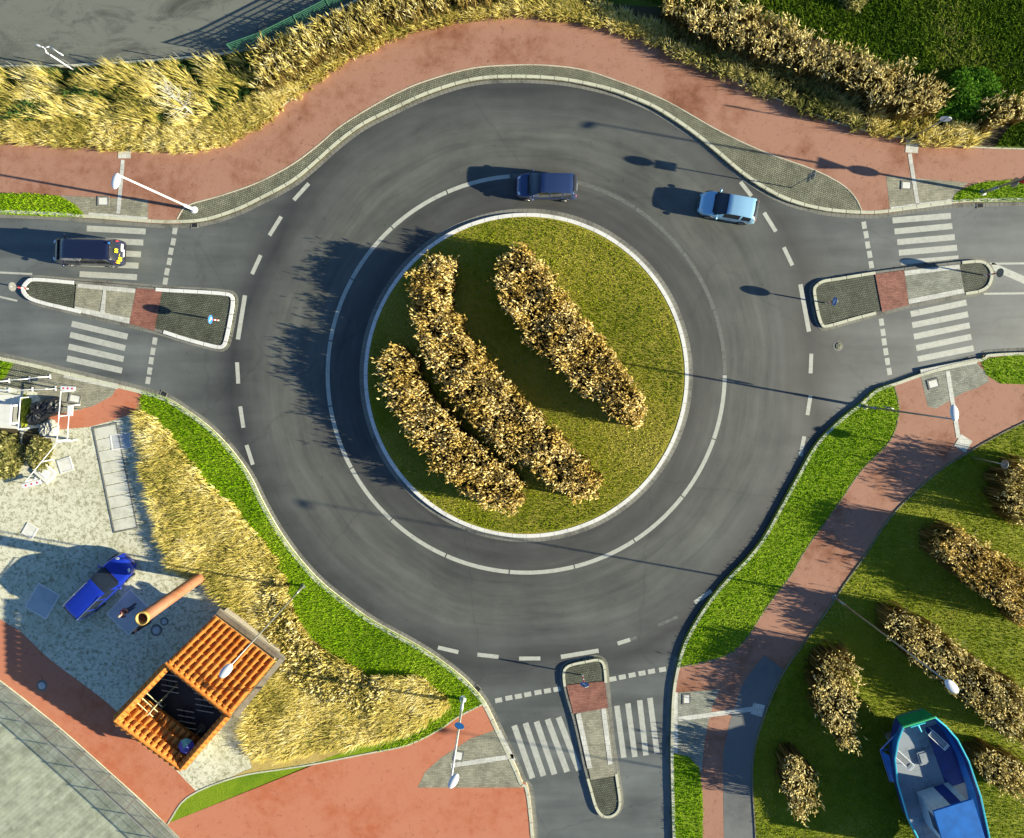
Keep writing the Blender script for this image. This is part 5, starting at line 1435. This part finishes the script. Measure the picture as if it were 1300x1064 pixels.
# ------------------------------------------------------------------ boat
def boat():
    c = P(1164, 914, 2.7); z0 = ZB
    e = empty('boat', (c.x, c.y, z0)); 
    ax = (P(1186, 985, 2.7) - P(1164, 914, 2.7)); ang = math.atan2(ax.y, ax.x)
    e.rotation_euler = (0, 0, ang)
    tag(e, 'blue painted fishing boat with a green end panel standing on the park lawn', 'boat')
    BL = plain('boat_blue_paint', (.008, .13, .46), .4, 0, .5, var=.2, scale=1.5); DKB = plain('boat_dark_blue', (.012, .03, .17), .5, 0, .2, var=.25, scale=2)
    CY = plain('boat_light_blue_rail', (.05, .58, .72), .4, 0, .3, var=.06); GR = plain('boat_green_paint', (.01, .24, .08), .4, 0, .4, var=.15, scale=2)
    DK = layered('weathered_deck', [(.10, .12, .14), (.19, .22, .25), (.30, .34, .37)], .5, 3, 25, .3, .01)
    # stations: x, half width at rail, half width at keel level, rail z, keel z
    st = [(0, 1.12, .60, 2.75, 1.1), (.9, 1.70, .85, 2.65, .95), (2.0, 2.20, 1.05, 2.58, .85), (3.6, 2.50, 1.2, 2.55, .8), (6.0, 2.55, 1.2, 2.6, .8), (8.5, 2.2, .9, 2.8, .85), (10.3, 1.3, .4, 3.1, 1.0), (11.4, .15, .06, 3.4, 1.3)]
    deck = 1.75; th = .10
    hull = bmesh.new(); rowsL = []
    for (x, wr, wk, zr_, zk) in st:
        half = [(.0, zk - .25), (wk, zk), (wk + (wr - wk) * .72, zk + (zr_ - zk) * .45), (wr, zr_), (wr - th, zr_), (max(wr - th - .08, .02), deck)]
        rowsL.append([(x + ((.6, .5, .25, 0, 0, 0)[q_] if x == 0 else 0), y, z) for q_, (y, z) in enumerate(half)])
    for s in (1, -1):
        vr = [[hull.verts.new((a, b * s, c_)) for a, b, c_ in r_] for r_ in rowsL]
        for i in range(len(vr) - 1):
            for j in range(5):
                if j == 4: continue
                hull.faces.new((vr[i][j], vr[i + 1][j], vr[i + 1][j + 1], vr[i][j + 1]))
    h_ = bmobj('hull', hull, BL, e)
    b = bmesh.new()
    for s in (1, -1):
        vr = [[b.verts.new((r_[j][0], r_[j][1] * s, r_[j][2] - (.002 if j == 4 else 0))) for j in (4, 5)] for r_ in rowsL]
        for i in range(len(vr) - 1): b.faces.new((vr[i][0], vr[i + 1][0], vr[i + 1][1], vr[i][1]))
    bmobj('bulwark', b, DKB, e)
    b = bmesh.new()
    l_ = [b.verts.new((r_[5][0], r_[5][1], deck)) for r_ in rowsL]; r2 = [b.verts.new((r_[5][0], -r_[5][1], deck)) for r_ in rowsL]
    for i in range(len(l_) - 1): b.faces.new((l_[i], l_[i + 1], r2[i + 1], r2[i]))
    bmobj('deck', b, DK, e)
    # shadow of the wheelhouse on the deck, painted as a dark blue panel
    for s in (1, -1):
        b = bmesh.new()
        if s > 0:
            pass
        q = [(1.3, .75 * s), (5.6, .95 * s), (5.6, 2.2 * s), (3.6, 2.2 * s), (2.0, 1.9 * s), (1.3, 1.6 * s)]
        if s > 0:
            vs = [b.verts.new((x, y, deck + .02)) for x, y in q]; vd = [b.verts.new((x, y, deck + .005)) for x, y in q]
            b.faces.new(vs); b.faces.new(vd[::-1]); bmobj('deck_shadow_panel', b, DKB, e)
        else: b.free()
    # rail
    b = bmesh.new()
    for s in (1, -1):
        for r0, r1 in zip(rowsL[:-1], rowsL[1:]):
            a_ = Vector((r0[3][0], (r0[3][1] - .05) * s, r0[3][2] + .03)); b_ = Vector((r1[3][0], (r1[3][1] - .05) * s, r1[3][2] + .03)); tube(b, a_, b_, .06, .06, 6)
    bmobj('rail', b, CY, e)
    # transom
    b = bmesh.new()
    q = [(-.02, 1.10, 2.75), (-.02, -1.10, 2.75), (-.06, -.98, 1.95), (-.06, .98, 1.95), (.5, .6, .95), (.5, -.6, .95)]
    vs = [b.verts.new(p_) for p_ in q]; b.faces.new((vs[0], vs[1], vs[2], vs[3])); b.faces.new((vs[3], vs[2], vs[5], vs[4]))
    vi = [b.verts.new((x + .1, y, z)) for x, y, z in q]; b.faces.new((vi[3], vi[2], vi[1], vi[0])); b.faces.new((vs[0], vi[0], vi[1], vs[1]))
    bmobj('transom', b, GR, e)
    b = bmesh.new(); tube(b, (.0, 1.1, 2.8), (.0, -1.1, 2.8), .055, .055, 8); bmobj('transom_rail', b, plain('light_green_rail', (.08, .65, .20), .4), e)
    # winch/bollard
    b = bmesh.new(); tube(b, (.35, 0, deck), (.35, 0, deck + .7), .07, .05); tube(b, (.35, -.5, deck + .75), (.35, .5, deck + .75), .07, .07); tube(b, (.35, 0, deck + .72), (1.0, .15, deck + .6), .07, .05); bmobj('bitts', b, CY, e)
    # hatch
    b = bmesh.new(); box(b, (3.1, .0, deck + .08), (.95, .75, .14), 0, .03); ht = bmobj('hatch', b, DK, e)
    b = bmesh.new(); box(b, (3.1, 0, deck + .165), (.7, .5, .03), 0, .01); bmobj('hatch_lid', b, DK, ht)
    # rudder bracket on the shaded side
    b = bmesh.new(); 
    for (a_, b_) in (((.9, -1.65, 2.2), (1.9, -2.55, 1.7)), ((1.9, -2.55, 1.7), (4.2, -2.5, 1.6)), ((1.9, -2.55, 1.7), (2.1, -2.0, 1.6))):
        tube(b, a_, b_, .05, .05, 6)
    vs = [b.verts.new(q_) for q_ in ((1.95, -2.52, 1.68), (4.2, -2.49, 1.6), (4.1, -2.36, 1.9), (2.3, -2.15, 1.9))]; b.faces.new(vs)
    bmobj('side_bracket', b, BL, e)
    # cradle
    for x in (2.4, 7.6):
        b = bmesh.new(); box(b, (x, 0, .35), (.35, 2.6, .9), 0, .03); bmobj('cradle', b, KERB_D, e)
    b = bmesh.new(); box(b, (5.7, 0, .33), (8.0, .22, .62), 0, .03); bmobj('keel', b, DKB, e)
    # wheelhouse
    b = bmesh.new(); box(b, (6.3, 0, deck + 1.0), (2.2, 2.3, 2.0), 0, .06); wh = bmobj('wheelhouse', b, plain('wheelhouse_paint', (.45, .5, .52), .5), e)
    b = bmesh.new(); box(b, (6.2, 0, deck + 2.06), (2.7, 2.7, .10), 0, .04); bmobj('roof', b, BL, wh)
    for s in (1, -1):
        b = bmesh.new(); box(b, (6.3, s * 1.155, deck + 1.35), (1.2, .03, .6), 0, .01); bmobj('window', b, GLASS, wh)
    b = bmesh.new(); box(b, (7.41, 0, deck + 1.35), (.03, 1.6, .6), 0, .01); bmobj('window', b, GLASS, wh)
    b = bmesh.new(); box(b, (5.19, .4, deck + .95), (.03, .7, 1.7), 0, .01); bmobj('door', b, DKB, wh)
    b = bmesh.new(); tube(b, (7.7, 0, deck), (7.7, 0, deck + 4.2), .08, .05); tube(b, (7.7, -.7, deck + 3.2), (7.7, .7, deck + 3.2), .03, .03); bmobj('mast', b, WHITE, e)
    return e, c, ang, deck
bt, bc, ba, bdeck = boat()
def lounger(lx, ly, rot, label):
    q = Vector((lx * math.cos(ba) - ly * math.sin(ba), lx * math.sin(ba) + ly * math.cos(ba), 0))
    e = empty('white_bench_frame', (bc.x + q.x, bc.y + q.y, ZB + bdeck + .02), ba + rot); tag(e, label, 'bench', 'white benches on the boat deck')
    b = bmesh.new()
    for y in (-.22, .22): tube(b, (-.75, y, .45), (.75, y * 1.0, .45), .025, .025, 6)
    tube(b, (-.75, -.22, .45), (-.75, .22, .45), .025, .025, 6); tube(b, (.75, -.22, .45), (.75, .22, .45), .03, .03, 6)
    tube(b, (.60, -.22, .5), (.60, .22, .5), .025, .025, 6)
    bmobj('top_frame', b, WHITE, e)
    b = bmesh.new(); box(b, (0, 0, .42), (1.4, .30, .03), 0, .01); bmobj('seat', b, GALV, e)
    for x in (-.65, .65):
        for y in (-.2, .2):
            b = bmesh.new(); tube(b, (x, y, 0), (x, y, .44), .022, .022, 6); bmobj('leg', b, WHITE, e)
lounger(2.6, -1.45, R(30), 'white framed bench on the grey half of the boat deck'); lounger(2.0, 1.15, R(30), 'white framed bench on the half of the boat deck painted dark blue as shadow')

# ------------------------------------------------------------------ roadworks corner at the left edge
def barrier(px0, py0, px1, py1, label, h=1.0, posts=2, legs=.3, mat=WHITE, zt=None):
    p0, p1 = P(px0, py0, h), P(px1, py1, h); m = (p0 + p1) / 2; dd = (p1 - p0); L_ = dd.length; a = math.atan2(dd.y, dd.x)
    e = empty('barrier_rail', (m.x, m.y, ZB), a); tag(e, label, 'barrier', 'white barriers around the works')
    b = bmesh.new(); tube(b, (-L_ / 2, 0, h), (L_ / 2, 0, h), .028, .028, 8); bmobj('top_rail', b, mat, e)
    for k in range(posts):
        x = -L_ / 2 + L_ * k / (posts - 1); b = bmesh.new(); tube(b, (x, 0, 0), (x, 0, h), .035, .035, 8); box(b, (x, 0, .03), (.08, legs, .05)); bmobj('post', b, mat, e)
barrier(-30, 487, 50, 479, 'white barrier rail at the left edge nearest the road', 1.1, 4)
barrier(-30, 497, 60, 494, 'second white barrier rail just below the one nearest the road', .9, 4)
barrier(79, 497, 74, 560, 'white barrier rail right of the black tarpaulin heap', 1.0, 3)
barrier(75, 561, 34, 611, 'slanting white barrier rail running down to the red and white board', 1.0, 3)
barrier(90, 515, 87, 560, 'short white barrier rail beside the pale warning board', .8, 2)
barrier(28, 505, 25, 545, 'white barrier rail between the cabinet and the black tarpaulin', .9, 2)
def board(px, py, sx, sy, rot, z, label, mats, name='warning_board'):
    p = P(px, py, z); e = empty(name, (p.x, p.y, ZB), R(rot)); tag(e, label, 'board')
    b = bmesh.new(); box(b, (0, 0, z), (sx, sy, .04), 0, .008); o = bmobj('panel', b, mats[0], e)
    if len(mats) > 1:
        for k in range(3): b = bmesh.new(); ellipsoid(b, (-sx * .3 + sx * .3 * k, 0, z + .02), (.07, .07, .012)); bmobj('reflector', b, mats[1], o)
    for x in (-sx * .4, sx * .4):
        b = bmesh.new(); tube(b, (x, 0, 0), (x, 0, z), .02, .02, 6); bmobj('leg', b, GALV, e)
board(42, 614, 1.35, .32, 14, .5, 'white board with red lamps at the foot of the slanting barrier', [WHITE, REDP_])
board(91, 521, .38, .7, -3, .9, 'pale board standing on the red path by the works', [WHITE])
board(88, 493, 1.0, .28, -3, 1.0, 'white board with red lamps beside the square paving cover', [WHITE, REDP_])
p = P(60, 599); e = empty('concrete_slab', (p.x, p.y, ZB), R(-40)); tag(e, 'bright white concrete slab beside the slanting barrier', 'slab')
b = bmesh.new(); box(b, (0, 0, .08), (1.3, 1.0, .16), 0, .02); bmobj('block', b, SLAB, e); b = bmesh.new(); box(b, (0, 0, .175), (.7, .5, .03), 0, .01); bmobj('lid', b, WHITE, e)
p = P(10, 526, .8); e = empty('white_cabinet', (p.x, p.y, ZB), R(-4)); tag(e, 'white steel cabinet at the left edge behind the barriers', 'cabinet')
b = bmesh.new(); box(b, (0, 0, .45), (.75, 1.35, .9), 0, .03); bmobj('body', b, WHITE, e); b = bmesh.new(); box(b, (0, 0, .93), (.85, 1.45, .05), 0, .02); bmobj('lid', b, SLAB, e)
b = bmesh.new(); box(b, (.386, 0, .45), (.02, 1.1, .7), 0, .005); bmobj('door', b, GALV, e)
p = P(8, 526); q_ = psheet('plinth', [(-30, 500), (28, 502), (27, 545), (-30, 541)], ZB + .02, SLAB, thick=.06)
# tarpaulin heap
def heap(name, pxpoly, h, mat, label, cat, seed, zoff=ZB):
    wp = W(smooth_pts(pxpoly, 4, True), 0, h * .5); a = np.array(wp); cx_, cy_ = a.mean(0)
    e_ = bmesh.new(); r = random.Random(seed); rings = []
    n_ = len(wp)
    for k, f in enumerate((1.0, .93, .75, .5, .25)):
        zz = h * (0, .45, .8, .95, 1.0)[k]
        rings.append([e_.verts.new(((x - cx_) * f + r.uniform(-.05, .05), (y - cy_) * f + r.uniform(-.05, .05), max(0, zz + (r.uniform(-.14, .14) * h if k else 0)))) for x, y in wp])
    for r0, r1 in zip(rings[:-1], rings[1:]):
        for i in range(n_): e_.faces.new((r0[i], r0[(i + 1) % n_], r1[(i + 1) % n_], r1[i]))
    e_.faces.new(rings[-1])
    o = bmobj(name, e_, mat); o.location = (cx_, cy_, zoff); tag(o, label, cat); return o
heap('tarpaulin_heap', [(40, 512), (55, 508), (70, 504), (76, 512), (75, 524), (60, 530), (50, 538), (38, 540), (34, 530), (42, 522)], .7, plain('black_tarpaulin', (.010, .011, .014), .45, var=.4, scale=3), 'crumpled black tarpaulin heap inside the white barriers', 'tarpaulin', 3)
heap('gravel_heap', [(55, 536), (66, 532), (74, 540), (72, 552), (60, 556), (50, 550)], .35, layered('grey_rubble', [(.16, .16, .13), (.3, .3, .25), (.5, .5, .44)], .6, 8, 40, .8, .05), 'small heap of pale rubble below the black tarpaulin', 'rubble', 4)
heap('soil_mound', [(28, 504), (38, 505), (40, 520), (34, 540), (28, 542)], .25, GRS, 'narrow mossy mound left of the black tarpaulin', 'mound', 5)
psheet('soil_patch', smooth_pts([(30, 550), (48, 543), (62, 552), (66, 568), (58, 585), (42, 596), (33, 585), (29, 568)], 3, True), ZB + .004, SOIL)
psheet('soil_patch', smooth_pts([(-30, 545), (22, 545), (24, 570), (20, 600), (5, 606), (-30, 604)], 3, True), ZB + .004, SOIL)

# ------------------------------------------------------------------ people
def person(px, py, facing, label, coat, trousers, hair_c, arm_pose=0):
    p = P(px, py); e = empty('person', (p.x, p.y, ZB), facing); tag(e, label, 'person')
    SK = plain('skin', (.45, .26, .17), .6, var=.05)
    def skin(name, J, E, mat, sub=1):
        me = bpy.data.meshes.new(name); me.from_pydata([j[0] for j in J], E, []); o = link(name, me, mat, e)
        m = o.modifiers.new('skin', 'SKIN'); m.use_smooth_shade = True
        for i, j in enumerate(J): me.skin_vertices[0].data[i].radius = (j[1], j[2] if len(j) > 2 else j[1])
        me.skin_vertices[0].data[0].use_root = True
        s = o.modifiers.new('sub', 'SUBSURF'); s.levels = sub; s.render_levels = sub
        return o
    # facing +x
    J = [((0, 0, .95), .13, .10), ((0, 0, 1.15), .12, .10), ((0, 0, 1.38), .15, .10), ((0, 0, 1.50), .055), ((.01, 0, 1.57), .055), ((.02, 0, 1.66), .088, .085), ((.0, 0, 1.74), .07)]
    E = [(0, 1), (1, 2), (2, 3), (3, 4), (4, 5), (5, 6)]
    hands = []
    for s in (1, -1):
        i = len(J)
        stride = .10 * s
        J += [((0, .10 * s, .88), .095), ((.03 + stride, .10 * s, .50), .062), ((stride - .02, .10 * s, .09), .045), ((stride + .14, .11 * s, .04), .038)]
        E += [(0, i), (i, i + 1), (i + 1, i + 2), (i + 2, i + 3)]
        i = len(J)
        fw = .22 if arm_pose and s > 0 else .02
        J += [((0, .19 * s, 1.40), .060), ((-.02 + fw * .3, .25 * s, 1.13), .045), ((.04 + fw, .24 * s, .90 + fw * .5), .030), ((.06 + fw * 1.2, .235 * s, .83 + fw * .5), .030, .018)]
        E += [(2, i), (i, i + 1), (i + 1, i + 2), (i + 2, i + 3)]
        hands.append((J[i + 3][0], s))
        w_ = i + 3; hx, hy, hz = J[w_][0]
        for k, (dy, L_) in enumerate(((-.024, .062), (-.008, .072), (.008, .068), (.022, .054))):
            f = len(J)
            J += [((hx + dy + .006, hy, hz - .035), .0085), ((hx + dy + .012, hy - .006 * s, hz - .035 - L_ * .55), .0080), ((hx + dy + .008, hy - .018 * s, hz - .035 - L_), .0065)]
            E += [(w_, f), (f, f + 1), (f + 1, f + 2)]
        f = len(J); J += [((hx + .032, hy - .012 * s, hz + .0), .010), ((hx + .045, hy - .024 * s, hz - .035), .008)]; E += [(w_, f), (f, f + 1)]
    body = skin('body', J, E, SK)
    # face
    b = bmesh.new(); ellipsoid(b, (.105, 0, 1.645), (.022, .014, .022)); bmobj('nose', b, SK, e, True)
    for s in (1, -1): b = bmesh.new(); ellipsoid(b, (.02, .088 * s, 1.65), (.018, .010, .03)); bmobj('ear', b, SK, e, True)
    for s in (1, -1): b = bmesh.new(); ellipsoid(b, (.096, .032 * s, 1.672), (.010, .012, .009)); bmobj('eye', b, BLACKM, e, True)
    b = bmesh.new(); ellipsoid(b, (.098, 0, 1.605), (.008, .024, .007)); bmobj('mouth', b, REDP_, e, True)
    b = bmesh.new(); ellipsoid(b, (-.012, 0, 1.70), (.105, .098, .105), seg=20, rings=12)
    bmesh.ops.delete(b, geom=[v for v in b.verts if v.co.x > .062 and v.co.z < 1.73 or v.co.z < 1.60], context='VERTS'); bmobj('hair', b, hair_c, e, True)
    # jacket and trousers, slightly larger shells
    JJ = [((0, 0, .92), .155, .125), ((0, 0, 1.15), .145, .125), ((0, 0, 1.38), .17, .12), ((0, 0, 1.49), .075)]; EE = [(0, 1), (1, 2), (2, 3)]
    for s in (1, -1):
        i = len(JJ); fw = .22 if arm_pose and s > 0 else .02
        JJ += [((0, .19 * s, 1.40), .078), ((-.02 + fw * .3, .25 * s, 1.13), .062), ((.035 + fw * .95, .24 * s, .92 + fw * .5), .044)]; EE += [(2, i), (i, i + 1), (i + 1, i + 2)]
    skin('jacket', JJ, EE, coat)
    JT = [((0, 0, .97), .14, .115)]; ET = []
    for s in (1, -1):
        i = len(JT); stride = .10 * s
        JT += [((0, .10 * s, .86), .115), ((.03 + stride, .10 * s, .50), .080), ((stride - .02, .10 * s, .10), .062)]; ET += [(0, i), (i, i + 1), (i + 1, i + 2)]
    skin('trousers', JT, ET, trousers)
    for s in (1, -1):
        b = bmesh.new(); ellipsoid(b, (.10 * s + .06, .11 * s, .045), (.15, .055, .05)); bmobj('shoe', b, BLACKM, e, True)
    return e
person(173, 768, R(200), 'person in a dark red jacket standing on the zinc trapdoor cover', plain('dark_red_jacket', (.10, .015, .03), .8), plain('dark_jeans', (.03, .04, .09), .85), plain('pale_hair', (.34, .28, .22), .7), 1)
person(190, 788, R(120), 'person in black clothes beside the foot of the zinc cover', plain('black_jacket', (.03, .022, .02), .8), plain('brown_trousers', (.05, .03, .02), .85), plain('black_hair', (.012, .01, .01), .6))
